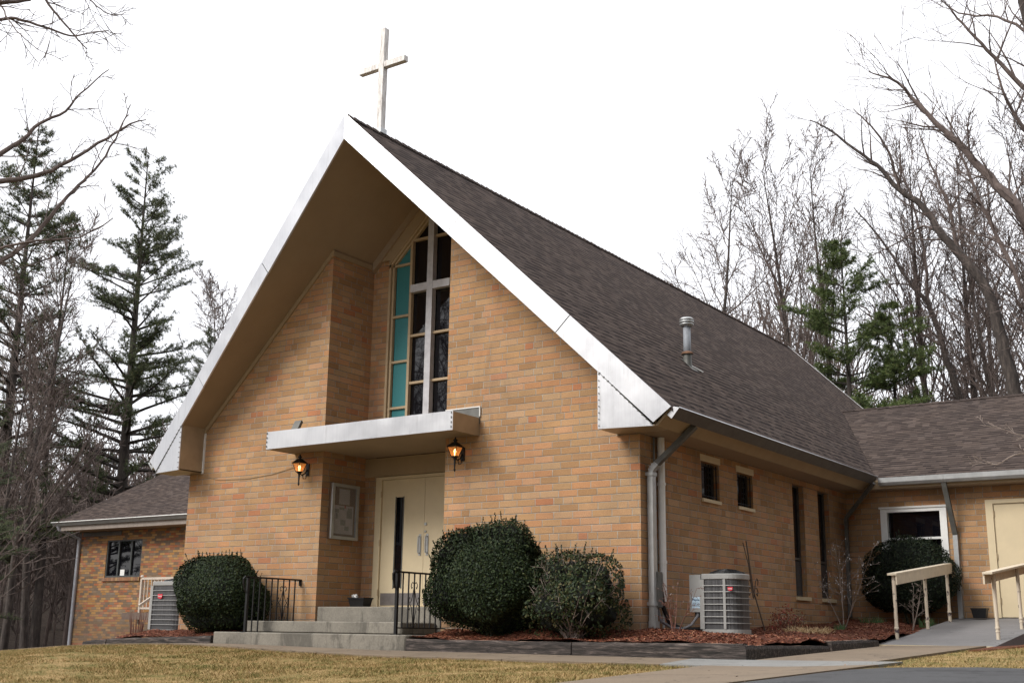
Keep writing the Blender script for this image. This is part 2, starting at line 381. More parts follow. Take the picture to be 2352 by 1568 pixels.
for j, y in enumerate(YS):
    for i, x in enumerate(XS):
        vs.append((x, y, H(x, y)+(rg.uniform(-.012, .012) if y < -2.2 else 0)))
        lit.append(max(sstep(-14, -19, x)*sstep(-3, 2, y), sstep(3, 8, y), sstep(-30, -40, x), sstep(-30, -45, y)))
nx = len(XS)
for j in range(len(YS)-1):
    for i in range(nx-1):
        a = j*nx+i; fs.append((a, a+1, a+nx+1, a+nx))
me.from_pydata(vs, [], fs); at = me.attributes.new('litter', 'FLOAT', 'POINT'); at.data.foreach_set('value', lit)
me.materials.append(GRASS)
for p in me.polygons: p.use_smooth = True
tag(put(bpy.data.objects.new('ground', me)), kind='structure')

def strip(name, x0, x1, y0, y1, off, mat, dx=.35, dy=.25, jx=None, jy=None, hf=H, skirt=.12):
    nxs = max(1, round((x1-x0)/dx)); nys = max(1, round((y1-y0)/dy)); m = MB()
    P = [[(x0+(x1-x0)*i/nxs, y0+(y1-y0)*j/nys) for i in range(nxs+1)] for j in range(nys+1)]
    Z = [[hf(*P[j][i])+off for i in range(nxs+1)] for j in range(nys+1)]
    for j in range(nys+1):
        for i in range(nxs+1): m.v.append((*P[j][i], Z[j][i]))
    k = nxs+1
    for j in range(nys):
        for i in range(nxs): a = j*k+i; m.f.append((a, a+1, a+k+1, a+k))
    ring = [i for i in range(k)]+[j*k+nxs for j in range(1, nys+1)]+[nys*k+i for i in range(nxs-1, -1, -1)]+[j*k for j in range(nys-1, 0, -1)]
    n0 = len(m.v)
    for q in ring: x, y, z = m.v[q]; m.v.append((x, y, z-skirt))
    for t in range(len(ring)):
        u = (t+1) % len(ring); m.f.append((ring[t], n0+t, n0+u, ring[u]))
    return tag(m.build(name, mat), kind='structure')
# pavement of separate slabs, joints left open between them
x = -14.5
pts = []
while x < 1.3:
    x2 = min(x+1.52, 1.3); strip('pavement', x+.006, x2-.006, -2.0, -1.22, .028, WALK); x = x2
x = -24.
while x < -14.6:
    strip('pavement', x+.006, min(x+2.3, -14.5)-.006, -2.0, -1.22, .028, WALK); x += 2.3
strip('pavement', 1.306, 3.72, -2.0, -1.22, .03, SLAB)
for a, b in ((-1.214, .4), (.412, 2.0), (2.012, 3.56)): strip('path', 2.06, 3.42, a, b, .028, WALK)
for k in range(7):
    b = -2.012-k*1.6; a = b-1.588; strip('path', 1.85, 3.72, a, b, .03, WALK)
# asphalt drive, rounded corner
def asph():
    m = MB(); nxx, nyy = 50, 40
    grid = {}
    for j in range(nyy+1):
        for i in range(nxx+1):
            u = i/nxx; vv = j/nyy
            y = -2.35-vv*14
            xl = 3.76+ (0. if y < -3.3 else 1.0*(1-math.sqrt(max(0, 1-((y+3.3)/.95)**2))))
            x = xl+(16-xl)*u**1.3
            grid[i, j] = len(m.v); m.v.append((x, y, H(x, y)+.022))
    for j in range(nyy):
        for i in range(nxx): m.f.append((grid[i, j], grid[i, j+1], grid[i+1, j+1], grid[i+1, j]))
    o = m.build('driveway', ASPH, smooth=True); tag(o, kind='structure')
asph()

# planting beds of red mulch
rb = random.Random(8)
def bump_(x, y): return .022*math.sin(3.1*x+1.7*y)+.018*math.sin(5.3*y-2.2*x+1)+.014*math.sin(9*x+2)*math.sin(8*y)
def BED(x, y):
    z = -.175+.03*sstep(-3, 1.5, x)
    z += (.13*sstep(-1.05, -.15, y)*(1-.3*sstep(0, .6, x))+.02)*(1-.75*sstep(1.3, 1.95, x))
    z += max(0., y-2.2)*.042
    if x < -6.8: z -= .03+.075*max(0, -8.2-x)
    return z+bump_(x, y)
def bed(x0, x1, y0, y1):
    nxs = int((x1-x0)/.08); nys = int((y1-y0)/.08); m = MB()
    for j in range(nys+1):
        for i in range(nxs+1):
            x = x0+(x1-x0)*i/nxs; y = y0+(y1-y0)*j/nys; m.v.append((x, y, BED(x, y)+rb.uniform(-.008, .008)))
    k = nxs+1
    for j in range(nys):
        for i in range(nxs): a = j*k+i; m.f.append((a, a+1, a+k+1, a+k))
    tag(m.build('planting_bed', MULCH, smooth=True), kind='structure')
bed(-3.0, 1.93, -1.12, .03); bed(.0, 1.93, -.02, 8.12); bed(-10.2, -6.84, -1.12, .6)
m = MB()
def chips(n, x0, x1, y0, y1):
    for _ in range(n):
        x = rb.uniform(x0, x1); y = rb.uniform(y0, y1); z = BED(x, y)+.004
        a = rb.uniform(0, 6.28); L = rb.uniform(.008, .026); W = rb.uniform(.002, .006)
        d = Vector((math.cos(a), math.sin(a), rb.uniform(-.35, .35)))*L; s_ = Vector((-math.sin(a), math.cos(a), rb.uniform(-.6, .6)))*W
        c = Vector((x, y, z+abs(d.z))); m.quad(c-d-s_, c+d-s_, c+d+s_, c-d+s_)
chips(16000, -2.98, 1.92, -1.1, -.05); chips(20000, .05, 1.92, -.05, 7.9); chips(6000, -10.1, -6.9, -1.1, .4)
tag(m.build('bark_chips', CHIP, uv=False), 'loose red bark chips covering the beds beside the church walls', 'mulch', kind='stuff')
strip('verge', 3.52, 4.6, 2.2, 8.0, .02, MULCH)

# ---------------- church ----------------
XR_, ZT, ZB, M_ = -4.543, 7.907, 7.489, .9755
CXC = XR_
WL, RL, RR, RD = -9.088, -5.852, -3.325, 1.045
def zsf(x): return ZB-M_*abs(x-XR_)
def ztp(x): return ZT-M_*abs(x-XR_)
def yf(x): return -1.247+.17*abs(x-XR_)
ch = thing('church', 'tan brick church with a steep brown shingled gable roof and wide white metal fascia', 'church', loc=(XR_, 0, 0))
ch.location = (0, 0, 0)
EAVE = .675; EL = 2*XR_-EAVE
# front walls
MB().prism([(WL, 0, -.9), (RL, 0, -.9), (RL, 0, zsf(RL)), (WL, 0, zsf(WL))], (0, .3, 0)).build('front_wall', BR, ch, recalc=True)
MB().prism([(RR, 0, -.6), (0, 0, -.6), (0, 0, zsf(0)), (RR, 0, zsf(RR))], (0, .3, 0)).build('front_wall', BR, ch, recalc=True)
MB().prism([(RL, .3, -.6), (RL, 1.3, -.6), (RL, 1.3, zsf(RL)), (RL, .3, zsf(RL))], (-.3, 0, 0)).build('recess_wall', BR, ch, recalc=True)
MB().prism([(RR, .3, -.6), (RR, 1.3, -.6), (RR, 1.3, zsf(RR)), (RR, .3, zsf(RR))], (.3, 0, 0)).build('recess_wall', BR, ch, recalc=True)
WX0 = -5.475; WX1 = 2*CXC-WX0
mm = MB()
for a, b in ((RL, WX0), (WX1, RR)): mm.box((a, RD, 3.0), (b, RD+.2, 6.24))
for a, b in ((RL, -5.585), (2*CXC+5.585, RR)): mm.box((a, RD, .3), (b, RD+.2, 2.46))
mm.build('recess_back_wall', BR, ch, split=True)
# left and rear walls
MB().box((WL, .3, -.9), (WL+.3, 16.8, 3.05)).build('side_wall', BR, ch)
MB().prism([(WL+.3, 16.5, -.6), (0, 16.5, -.6), (0, 16.5, zsf(0)), (XR_, 16.5, ZB), (WL+.3, 16.5, zsf(WL+.3))], (0, .3, 0)).build('rear_wall', BR, ch, recalc=True)

# walls with real openings
def holed(u0, u1, z0, z1, holes, org, ud, nd, dep, inner=.25):
    """faces on plane org+u*ud+z*Z, outward normal nd; each hole gets reveals of depth dep"""
    m = MB(); ud = Vector(ud); nd = Vector(nd); org = Vector(org); Z = Vector((0, 0, 1))
    P = lambda u, z, d=0: org+ud*u+Z*z-nd*d
    us = sorted({u0, u1, *[h[0] for h in holes], *[h[1] for h in holes]}); zs = sorted({z0, z1, *[h[2] for h in holes], *[h[3] for h in holes]})
    for i in range(len(us)-1):
        for j in range(len(zs)-1):
            cu = (us[i]+us[i+1])/2; cz = (zs[j]+zs[j+1])/2
            if any(h[0] < cu < h[1] and h[2] < cz < h[3] for h in holes): continue
            m.quad(P(us[i], zs[j]), P(us[i+1], zs[j]), P(us[i+1], zs[j+1]), P(us[i], zs[j+1]))
    for a, b, c, d in holes:
        m.quad(P(a, c), P(a, d), P(a, d, dep), P(a, c, dep)); m.quad(P(b, c), P(b, c, dep), P(b, d, dep), P(b, d))
        m.quad(P(a, d), P(b, d), P(b, d, dep), P(a, d, dep)); m.quad(P(a, c), P(a, c, dep), P(b, c, dep), P(b, c))
    for (a, b, c, d) in ((u0, u0, z0, z1), (u1, u1, z0, z1)): m.quad(P(a, c), P(a, d), P(a, d, inner), P(a, c, inner))
    m.quad(P(u0, z1), P(u1, z1), P(u1, z1, inner), P(u0, z1, inner))
    return m
SWH = [(1.867, 2.48, 1.9, 2.45), (3.13, 3.73, 1.9, 2.43), (5.40, 5.92, .6, 2.5), (6.6, 7.16, .6, 2.5)]
holed(.3, 8.1, -.6, 2.9, SWH, (0, 0, 0), (0, 1, 0), (1, 0, 0), .14).build('side_wall', BR, ch)
MB().box((-.3, 8.1, -.6), (0, 16.8, 3.05)).build('side_wall', BR, ch)
for k, (a, b, c, d) in enumerate(SWH):
    wd = MB().box((-.16, a, c), (-.125, b, d)).build('window', DGL, ch)
    f = MB(); t = .03
    for q in ((a, a+t, c, d), (b-t, b, c, d), (a+t, b-t, c, c+t), (a+t, b-t, d-t, d)): f.box((-.122, q[0], q[2]), (-.09, q[1], q[3]))
    if k > 1: f.box((-.122, a+t, c+.62), (-.09, b-t, c+.66))
    f.build('frame', BROWNM, wd)
    if k < 2:
        MB().box((-.08, a-.035, d+.002), (.008, b+.035, d+.1)).build('lintel', CREAM, wd)
        MB().box((-.085, a-.005, c-.05), (.03, b+.005, c-.001)).build('sill', WHITE if 0 else CREAM, wd)
        g = MB(); cy = (a+b)/2
        for q in (a+.05, cy-.09, cy, cy+.09, b-.05): g.tube([(-.03, q, c+.02), (-.03, q, d-.02)], .008, 4)
        for q in (c+.05, d-.06): g.tube([(-.03, a+.02, q), (-.03, b-.02, q)], .008, 4)
        for s_ in (-1, 1):
            for zc in (c+.18, d-.18):
                g.tube([(-.03, cy+s_*(.045+.04*math.cos(t_*.7)), zc+.045*math.sin(t_*.7)) for t_ in range(8)], .006, 4)
        g.build('security_grille', BLACK, wd)
    else:
        MB().box((-.085, a-.02, c-.06), (.03, b+.09, c-.001)).build('sill', CREAM, wd)
        MB().box((-.12, a+t, c+.03), (-.1, b-t, c+.6)).build('lower_pane', glass('grey_glass', (.05, .055, .06), .2), wd)

# roof
Y0R, Y1 = -1.247, 17.13
def roofside(s):
    e = EAVE if s > 0 else EL
    t = .045
    top = [(XR_, Y0R, ZT), (e, yf(e), ztp(e)), (e, Y1, ztp(e)), (XR_, Y1, ZT)]
    if s < 0: top = top[::-1]
    return MB().prism(top, (0, 0, -t)).build('roof', SH, ch, recalc=True)
rfR = roofside(1); rfL = roofside(-1)
m = MB(); y = -1.2
while y < 17.1:      # ridge caps, lapped
    dz = .012+random.Random(int(y*100)).uniform(-.004, .006)
    for s in (-1, 1):
        m.quad((XR_, y, ZT+dz+.016), (XR_+s*.13, y, ZT+dz+.016-.127), (XR_+s*.13, y+.2, ZT+dz-.127-.006), (XR_, y+.2, ZT+dz-.006))
        m.quad((XR_, y, ZT+dz+.016), (XR_+s*.13, y, ZT+dz+.016-.127), (XR_+s*.13, y, ZT+dz-.14), (XR_, y, ZT+dz-.012))
    y += .15
m.build('ridge_cap', SH, rfR)
# soffit under the overhang
for s in (1, -1):
    xo = XR_+s*(.432-XR_)
    pts = [(XR_, yf(XR_)+.02, ZB), (xo, yf(xo)+.02, zsf(xo)), (xo, 1.3, zsf(xo)), (XR_, 1.3, ZB)]
    MB().prism([(p[0], p[1], p[2]+.002) for p in pts], (0, 0, .03)).build('soffit', SOFF, ch, recalc=True)
# white metal fascia, in sheets
def fsheet(xa, xb, s, lap=0.):
    def T(x): return (x, yf(x)-.02-lap, ztp(x)+.012)
    def B(x): return (x, yf(x)-.02-lap, zsf(x))
    return T, B
def fas(s, cuts):
    # cuts measured along top; seams are perpendicular to the slope
    k = .209
    for i in range(len(cuts)-1):
        a, b = cuts[i], cuts[i+1]
        X = lambda d: XR_+s*d
        ta, tb = a, b
        ba = a-(k if a > 0 else 0); bb = b-(.243 if i == len(cuts)-2 else k)
        lap = .004*(i % 2)
        g = .004
        def pt(d, top):
            x = X(d); return (x, yf(x)-.02-lap, (ztp(x)+.012) if top else zsf(x))
        # bottoms
        p = [pt(ta+(g if a > 0 else 0), 1), pt(tb-g, 1)]
        xb1 = X(bb-g); xb0 = X(ba+(g if a > 0 else 0))
        p += [(xb1, yf(xb1)-.02-lap, zsf(xb1)), (xb0, yf(xb0)-.02-lap, zsf(xb0))]
        nrm = Vector((-.17*s, 1, 0)).normalized()*.03
        MB().prism(p, nrm).build('fascia', ALU, ch, recalc=True)
full = EAVE-XR_
fas(1, [0, 2.08, 3.81, full]); fas(-1, [0, 2.08, 3.81, full])
# corner seam at peak and rivet lines
riv = MB()
for k in range(9): riv.box((XR_+.018, -1.275, ZB+.03+k*.045), (XR_+.024, -1.266, ZB+.038+k*.045))
riv.build('rivets', DARKM, ch)
# boxed eave returns
XA, XCn, ZBX = -.335, .432, 2.595
for s in (1, -1):
    X = lambda x: x if s > 0 else 2*XR_-x
    za = zsf(XA)
    def q(x, z, off=0): return (X(x), yf(x)-.016+off, z)
    MB().prism([q(XA, za), q(XA, ZBX), q(XCn, ZBX)], (0, .02, 0)).build('eave_box_front', ALU, ch, recalc=True)
    mm = MB()
    mm.prism([(X(XA), yf(XA)+.01, za), (X(XA), yf(XA)+.01, ZBX+.002), (X(XA), -.0, ZBX+.002), (X(XA), 0., za)], (.015*s, 0, 0))
    MBs = mm.build('eave_box_side', TANM, ch, recalc=True)
    MB().prism([(X(XA), yf(XA)+.01, ZBX), (X(XCn), yf(XCn)+.01, ZBX), (X(XCn), 0, ZBX), (X(XA), 0, ZBX)], (0, 0, .02)).build('eave_box_bottom', TANM, ch, recalc=True)
    rv = MB(); n = 13
    for k in range(n):
        f = (k+.5)/n; x = XA+(XCn-XA)*f; z = za+(ZBX-za)*f
        rv.box((X(x)-.012, yf(x)-.03, z-.006), (X(x)+.012, yf(x)-.02, z+.008))
        if k < 9:
            z = ZBX+(za-ZBX)*(k+.4)/9; rv.box((X(XA+.02)-.005, yf(XA)-.028, z), (X(XA+.02)+.005, yf(XA)-.012, z+.012))
    rv.prism([q(XA, za, -.006), q(XCn, ZBX, -.006), q(XCn-.005, ZBX, -.006), q(XA, za-.005, -.006)], (0, .004, 0))
    rv.build('rivets', DARKM, ch, recalc=True)
    tr = MB().box((X(XA)-.02, -.03, ZBX-.01), (X(XA)+.02, -.001, za)); tr.build('corner_trim', WHITE if s < 0 else TANM, ch)
# rake trim on the wall below the soffit
def rake(x0, x1, y, h, th, name='rake_trim', mat=TAN):
    MB().prism([(x0, y, zsf(x0)-.001), (x1, y, zsf(x1)-.001), (x1, y, zsf(x1)-h), (x0, y, zsf(x0)-h)], (0, -th, 0)).build(name, mat, ch, recalc=True)
rake(-8.75, RL+.025, -.001, .1, .03); rake(RR-.025, -.335, -.001, .1, .03)
MB().box((RL, -.03, zsf(RL)-.1), (RL+.026, RD, zsf(RL)-.012)).build('rake_trim', TAN, ch)
MB().box((RR-.026, -.03, zsf(RR)-.1), (RR, RD, zsf(RR)-.012)).build('rake_trim', TAN, ch)
# header boards above the tall window (outer board, flat board)
hp = [(RL, zsf(RL)-.1), (XR_, ZB-.1), (RR, zsf(RR)-.1)]
for (dy0, dy1, h0, h1) in ((-.09, .1, .0, .17), (-.05, .1, .17, .44)):
    for s in (-1, 1):
        x0 = RL if s < 0 else RR
        def zq(x, h): return ZB-.001-h-M_*abs(x-XR_)
        xe = x0-s*.03
        lo = [zq(xe, h1), zq(XR_, h1)]
        if h1 > .3: lo = [6.24, None]
        if h1 > .3:
            xw = WX0-.0 if s < 0 else WX1
            xa = XR_+s*(ZB-.001-h0-6.241)/M_
            poly = [(xa, RD+dy0, 6.241), (XR_, RD+dy0, zq(XR_, h0)), (XR_, RD+dy0, zq(XR_, h1)), (xw, RD+dy0, zq(xw, h1)), (xw, RD+dy0, 6.241)]
        else:
            poly = [(xe, RD+dy0, zq(xe, h0)), (XR_, RD+dy0, zq(XR_, h0)), (XR_, RD+dy0, zq(XR_, h1)), (xe, RD+dy0, zq(xe, h1))]
        MB().prism(poly, (0, dy1-dy0, 0)).build('window_header', SOFF if h1 < .3 else TAN, ch, recalc=True)

# tall window
def ztw(x, inset=0): return ZB-.44-M_*abs(x-XR_)-inset*1.4
win = MB()
win.prism([(WX0+.05, RD+.06, 3.0), (WX1-.05, RD+.06, 3.0), (WX1-.05, RD+.06, ztw(WX1-.05)), (XR_, RD+.06, ztw(XR_)), (WX0+.05, RD+.06, ztw(WX0+.05))], (0, .03, 0))
W = win.build('tall_window', DGL, ch, recalc=True)
fr = MB(); yb = RD-.02
def slopebar(m, x0, x1, h0, h1, y0_, y1_):
    m.prism([(x0, y0_, ztw(x0)-h0), (x1, y0_, ztw(x1)-h0), (x1, y0_, ztw(x1)-h1), (x0, y0_, ztw(x0)-h1)], (0, y1_-y0_, 0))
for s in (-1, 1):
    X = lambda d: CXC+s*d
    o = abs(WX0-CXC)
    fr.box((X(o), yb-.02, 3.0), (X(o-.045), RD+.05, ztw(WX0)+.02))
    fr.box((X(o-.06), yb+.01, 3.0), (X(o-.1), RD+.05, ztw(X(o-.08))-.06))
    slopebar(fr, X(o), X(0), 0, .055, yb-.02, RD+.05); slopebar(fr, X(o-.07), X(0), .065, .12, yb+.01, RD+.05)
fr.build('frame', FRAME, W, recalc=True)
tl = MB(); mu = MB()
for s in (-1, 1):
    X = lambda d: CXC+s*d
    a, b = .805, .468            # teal column between outer frame and mullion
    tl.prism([(X(a), RD+.03, 3.0), (X(b), RD+.03, 3.0), (X(b), RD+.03, ztw(X(b))-.11), (X(a), RD+.03, ztw(X(a))-.11)], (0, .02, 0))
    mu.box((X(.475), yb, 3.0), (X(.425), RD+.05, ztw(X(.45))-.08))
    for z in (6.12, 5.2, 4.4, 3.6): mu.box((X(.83), yb+.012, z-.02), (X(.475), RD+.05, z+.02))
    for z in (6.53, 4.82, 4.0): mu.box((X(.425), yb+.012, z-.02), (X(.06), RD+.05, z+.02))
tl.build('teal_panel', TEAL, W, recalc=True, split=True); mu.build('muntin', FRAME, W)
cr = MB().box((CXC-.062, yb-.04, 3.0), (CXC+.062, RD+.045, ztw(CXC)-.13))
cr.box((CXC-.425, yb-.035, 5.575), (CXC-.063, RD+.045, 5.71)); cr.box((CXC+.063, yb-.035, 5.575), (CXC+.425, RD+.045, 5.71))
cr.build('window_cross', plain('grey_white_metal', (.5, .5, .52), .4, .2), W)

# entrance doors
MB().box((RL+.001, RD-.02, 2.452), (RR-.001, RD+.15, 2.766)).build('transom_panel', TAN, ch)
fr = MB()
for s in (-1, 1): fr.box((CXC+s*1.04, RD-.03, .306), (CXC+s*.91, RD+.1, 2.44))
fr.box((CXC-.91, RD-.03, 2.39), (CXC+.91, RD+.1, 2.44)); fr.box((CXC-.905, RD-.05, .3), (CXC+.905, RD+.1, .325))
fr.build('door_frame', CREAM, ch)
for s in (-1, 1):
    x0, x1 = sorted((CXC+s*.905, CXC+s*.003))
    gx0, gx1 = sorted((CXC+s*.61, CXC+s*.445))
    d = MB()
    for q in ((x0, gx0, .33, 2.385), (gx1, x1, .33, 2.385), (gx0, gx1, .33, .62), (gx0, gx1, 2.09, 2.385)): d.box((q[0], RD, q[2]), (q[1], RD+.04, q[3]))
    D = d.build('door', CREAM, ch)
    MB().box((gx0-.001, RD+.015, .619), (gx1+.001, RD+.03, 2.091)).build('door_glass', DGL, D)
    fr = MB()
    for q in ((gx0-.012, gx0+.006, .61, 2.1), (gx1-.006, gx1+.012, .61, 2.1)): fr.box((q[0], RD-.006, q[2]), (q[1], RD+.001, q[3]))
    fr.build('glazing_bead', DARKM, D, split=True)
    MB().box((x0+.03, RD-.005, .345), (x1-.03, RD-.001, .54)).build('kick_plate', plain('brushed_kick_plate', (.3, .28, .27), .35, .7), D)
    hx = CXC+s*.075; h = MB()
    h.box((hx-.025, RD-.006, 1.13), (hx+.025, RD-.001, 1.47))
    h.tube([(hx, RD-.001, 1.17), (hx, RD-.05, 1.17), (hx, RD-.055, 1.3), (hx, RD-.05, 1.43), (hx, RD-.001, 1.43)], .011, 8)
    h.build('handle', GREYM, D)
    hg = MB()
    for z in (.55, 1.35, 2.15): hg.tube([(CXC+s*.912, RD-.035, z-.05), (CXC+s*.912, RD-.035, z+.05)], .01, 6)
    hg.build('hinge', FRAME, D, split=True)
    if s > 0:
        lk = MB()
        for z in (1.63, 1.51): lk.tube([(CXC+.04, RD-.02, z), (CXC+.04, RD-.001, z)], .024 if z > 1.6 else .017, 12)
        lk.build('lock', GREYM, D, split=True)

# canopy over the door
cy, cz0, cz1, c0, c1 = -.655, 2.767, 3.05, -6.505, -2.693
cn = MB().prism([(c0+.01, cy+.012, cz0+.01), (c1-.01, cy+.012, cz0+.01), (c1-.01, -.001, cz0+.01), (RR-.002, -.001, cz0+.01), (RR-.002, RD-.001, cz0+.01), (RL+.002, RD-.001, cz0+.01), (RL+.002, -.001, cz0+.01), (c0+.01, -.001, cz0+.01)], (0, 0, .16)).build('canopy', SOFF, ch, recalc=True)
jx = -4.63
for a, b, l in ((c0, jx-.002, 0), (jx-.006, c1, .004)):
    MB().box((a, cy-l, cz0), (b, cy+.011, cz1)).build('fascia', ALU, cn)
for x0 in (c0, c1-.012): MB().box((x0, cy+.012, cz0+.001), (x0+.012, -.001, cz1-.01)).build('canopy_side', TANM, cn)
MB().box((RR+.001, -.02, cz1-.1), (c1+.005, -.002, 3.2)).build('flashing', DARKM, cn)
tr = MB().box((RR+.001, -.03, 3.2), (c1+.015, -.002, 3.215)); tr.box((c1+.006, -.03, 3.06), (c1+.018, -.002, 3.2)); tr.build('flashing_edge', WHITE, cn)
rv = MB()
for x0 in (c0+.012, c1-.025):
    for k in range(4): rv.box((x0-.006, cy-.012, cz0+.03+k*.07), (x0+.006, cy-.005, cz0+.06+k*.07))
rv.build('rivets', DARKM, cn)

# side eave: soffit, fascia board, box gutter, downpipes
MB().box((0.001, .0, 2.595), (.44, 7.74, 2.615)).build('eave_soffit', SOFF, ch)
MB().prism([(.44, -.34, 2.597), (.67, -.34, 2.806), (.645, -.34, 2.83), (.415, -.34, 2.62)], (0, 8.1, 0)).build('eave_fascia', TAN, ch, recalc=True)
gu = MB().prism([(.585, -.335, 2.745), (.655, -.335, 2.685), (.77, -.335, 2.815), (.69, -.335, 2.83)], (0, 8.0, 0))
G = gu.build('gutter', BROWNM, ch, recalc=True)
MB().prism([(.58, -.34, 2.745), (.655, -.34, 2.68), (.772, -.34, 2.816), (.69, -.34, 2.835)], (0, .004, 0)).build('gutter_end', ALU, G, recalc=True)
MB().prism([(.768, -.335, 2.815), (.778, -.335, 2.812), (.776, -.335, 2.824), (.768, -.335, 2.827)], (0, 8.0, 0)).build('gutter_lip', ALU, G, recalc=True)
GL = MB().prism([(2*XR_-.585, -.335, 2.745), (2*XR_-.655, -.335, 2.685), (2*XR_-.77, -.335, 2.815), (2*XR_-.69, -.335, 2.83)], (0, 16.0, 0)).build('gutter', GREYM, ch, recalc=True)
def downpipe(pts, w_, d_, mat, name='downpipe', straps=()):
    m = MB()
    for a, b in zip(pts, pts[1:]): m.bar(a, b, w_, d_, side=(0, 1, 0))
    o = m.build(name, mat, ch, recalc=True)
    return o
dp = downpipe([(.62, .43, 2.7), (.13, .23, 2.19)], .085, .07, DARKM)
ns = 7; em = MB()
for k in range(ns):
    t = k/(ns-1); a0 = Vector((.13, .23, 2.19)); a1 = Vector((.065, .2, 2.08)); c = a0.lerp(a1, t)+Vector((-.012*math.sin(math.pi*t), 0, .0))
    em.bar(c+Vector((.006, 0, .009)), c-Vector((.006, 0, .009)), .1 if k % 2 else .085, .085 if k % 2 else .07, side=(0, 1, 0))
em.build('elbow', GREYM, dp, recalc=True)
d2 = MB().box((.02, .155, .12), (.1, .255, 2.08)); d2.build('pipe_length', GREYM, dp)
st = MB()
for z in (2.03, .32): st.box((-.01, .14, z), (.11, .27, z+.045))
st.box((.015, .15, .0), (.12, .262, .12)); st.build('strap', GREYM, dp, split=True)
downpipe([(.7, 7.62, 2.7), (.09, 7.8, 2.1), (.07, 7.8, .3)], .07, .06, DARKM)
downpipe([(2*XR_-.62, .6, 2.7), (WL-.07, .3, 1.9), (WL-.07, .3, -.3)], .085, .07, BROWNM)
# roof vent
vt = MB().lathe((-.79, 3.1, 4.2), [(.062, 0), (.062, .68)], 20).build('roof_vent', plain('blue_grey_metal', (.24, .255, .28), .65, .15, var=.2), ch, smooth=True)
MB().lathe((-.79, 3.1, 4.86), [(.065, 0), (.075, .0), (.115, .035), (.118, .05), (.1, .055), (.1, .065), (.122, .07), (.122, .095), (.1, .1), (.1, .108), (.12, .112), (.118, .13), (.09, .155), (.03, .165)], 24).build('vent_cap', GREYM, vt, smooth=True)
MB().lathe((-.79, 3.1, 4.1), [(.085, -.05), (.07, .2), (.07, .29), (.1, .3)], 20).build('boot', DARKM, vt)
MB().lathe((-.79, 3.1, 4.4), [(.1, .0), (.1, .02), (.066, .045)], 20).build('storm_collar', plain('rusty_metal', (.16, .085, .05), .9, 0, var=.6, scale=14), vt)
fl = MB(); c = Vector((-.79, 3.1, ztp(-.79)+.006))
dd = Vector((1, 0, -M_)).normalized()
fl.quad(c-dd*.1+Vector((0, -.1, 0)), c+dd*.2+Vector((0, -.1, 0)), c+dd*.2+Vector((0, .12, 0)), c-dd*.1+Vector((0, .12, 0)))
fl.build('vent_flashing', DARKM, vt)
fb = MB(); fb.bar(c+dd*.08+Vector((0, .0, .01)), c+dd*.17+Vector((0, .3, .012)), .03, .02); fb.build('flashing_edge', WHITE, vt)
# lightning rods
for y in (-.04, 5.77):
    m = MB().tube([(XR_, y, ZT), (XR_, y, ZT+.3)], [.006, .003], 5); m.lathe((XR_, y, ZT+.01), [(.025, 0), (.012, .03)], 8); m.build('lightning_rod', GREYM, ch)

# rear rake trim of the nave roof
for s in (1, -1):
    e = EAVE if s > 0 else EL
    MB().prism([(XR_, Y1, ZT+.012), (e, Y1, ztp(e)+.012), (e, Y1, ztp(e)-.3), (XR_, Y1, ZT-.4)], (0, .03, 0)).build('fascia', ALU, ch, recalc=True)

# side wing
WY = 8.1; GYw = 7.77
RZ, RY = 5.11, 13.06
slope = (RZ-2.79)/(RY-GYw)
WXE = 15.
def wz(y): return 2.79+slope*(y-GYw)
def wx(y): return XR_+(ZT-wz(y))/M_     # where the wing roof meets the nave roof
pts = [(wx(GYw), GYw, wz(GYw)), (WXE, GYw, wz(GYw)), (WXE, RY, RZ), (wx(RY), RY, RZ)]
MB().prism([(p[0], p[1], p[2]+.012) for p in pts], (0, 0, -.05)).build('wing_roof', SH, ch, recalc=True)
pts = [(wx(RY), RY, RZ), (WXE, RY, RZ), (WXE, 2*RY-GYw, 2.79), (wx(GYw), 2*RY-GYw, 2.79)]
MB().prism([(p[0], p[1], p[2]+.012) for p in pts], (0, 0, -.05)).build('wing_roof', SH, ch, recalc=True)
m = MB(); x = wx(RY)
while x < WXE:
    m.quad((x, RY, RZ+.035), (x, RY-.13, RZ+.035-.058), (x+.2, RY-.13, RZ+.02-.058), (x+.2, RY, RZ+.02)); m.quad((x, RY, RZ+.035), (x+.2, RY, RZ+.02), (x+.2, RY+.13, RZ-.04), (x, RY+.13, RZ-.025)); x += .15
m.build('wing_ridge_cap', SH, ch)
hs = [(.735, 1.75, 1.05, 2.24), (2.587, 3.52, .306, 2.323)]
holed(0, WXE-.3, -.6, 2.85, hs, (0, WY, 0), (1, 0, 0), (0, -1, 0), .12).build('wing_wall', BR, ch)
MB().box((WXE-.6, WY+.3, -.6), (WXE-.3, 18, 2.75)).build('wing_wall', BR, ch)
a, b, c, d = hs[0]
wn = MB().box((a, WY+.07, c), (b, WY+.09, d)).build('wing_window', DGL, ch)
f = MB()
f.box((a-.09, WY-.03, c-.1), (a+.03, WY+.068, d+.02)); f.box((b-.03, WY-.03, c-.1), (b+.09, WY+.068, d+.02)); f.box((a+.03, WY-.03, c-.1), (b-.03, WY+.068, c+.03))
f.box((a+.03, WY-.028, d-.045), (b-.03, WY+.068, d+.02))
f.box((a-.11, WY-.05, d+.021), (b+.11, WY+.06, d+.055))
f.build('frame', WHITE, wn)
MB().box((a+.031, WY-.015, 1.69), (b-.031, WY+.06, 1.73)).build('meeting_rail', WHITE, wn)
a, b, c, d = hs[1]
dr = MB().box((a+.06, WY-.0, c+.012), (b-.06, WY+.05, d-.055)).build('side_door', CREAM, ch)
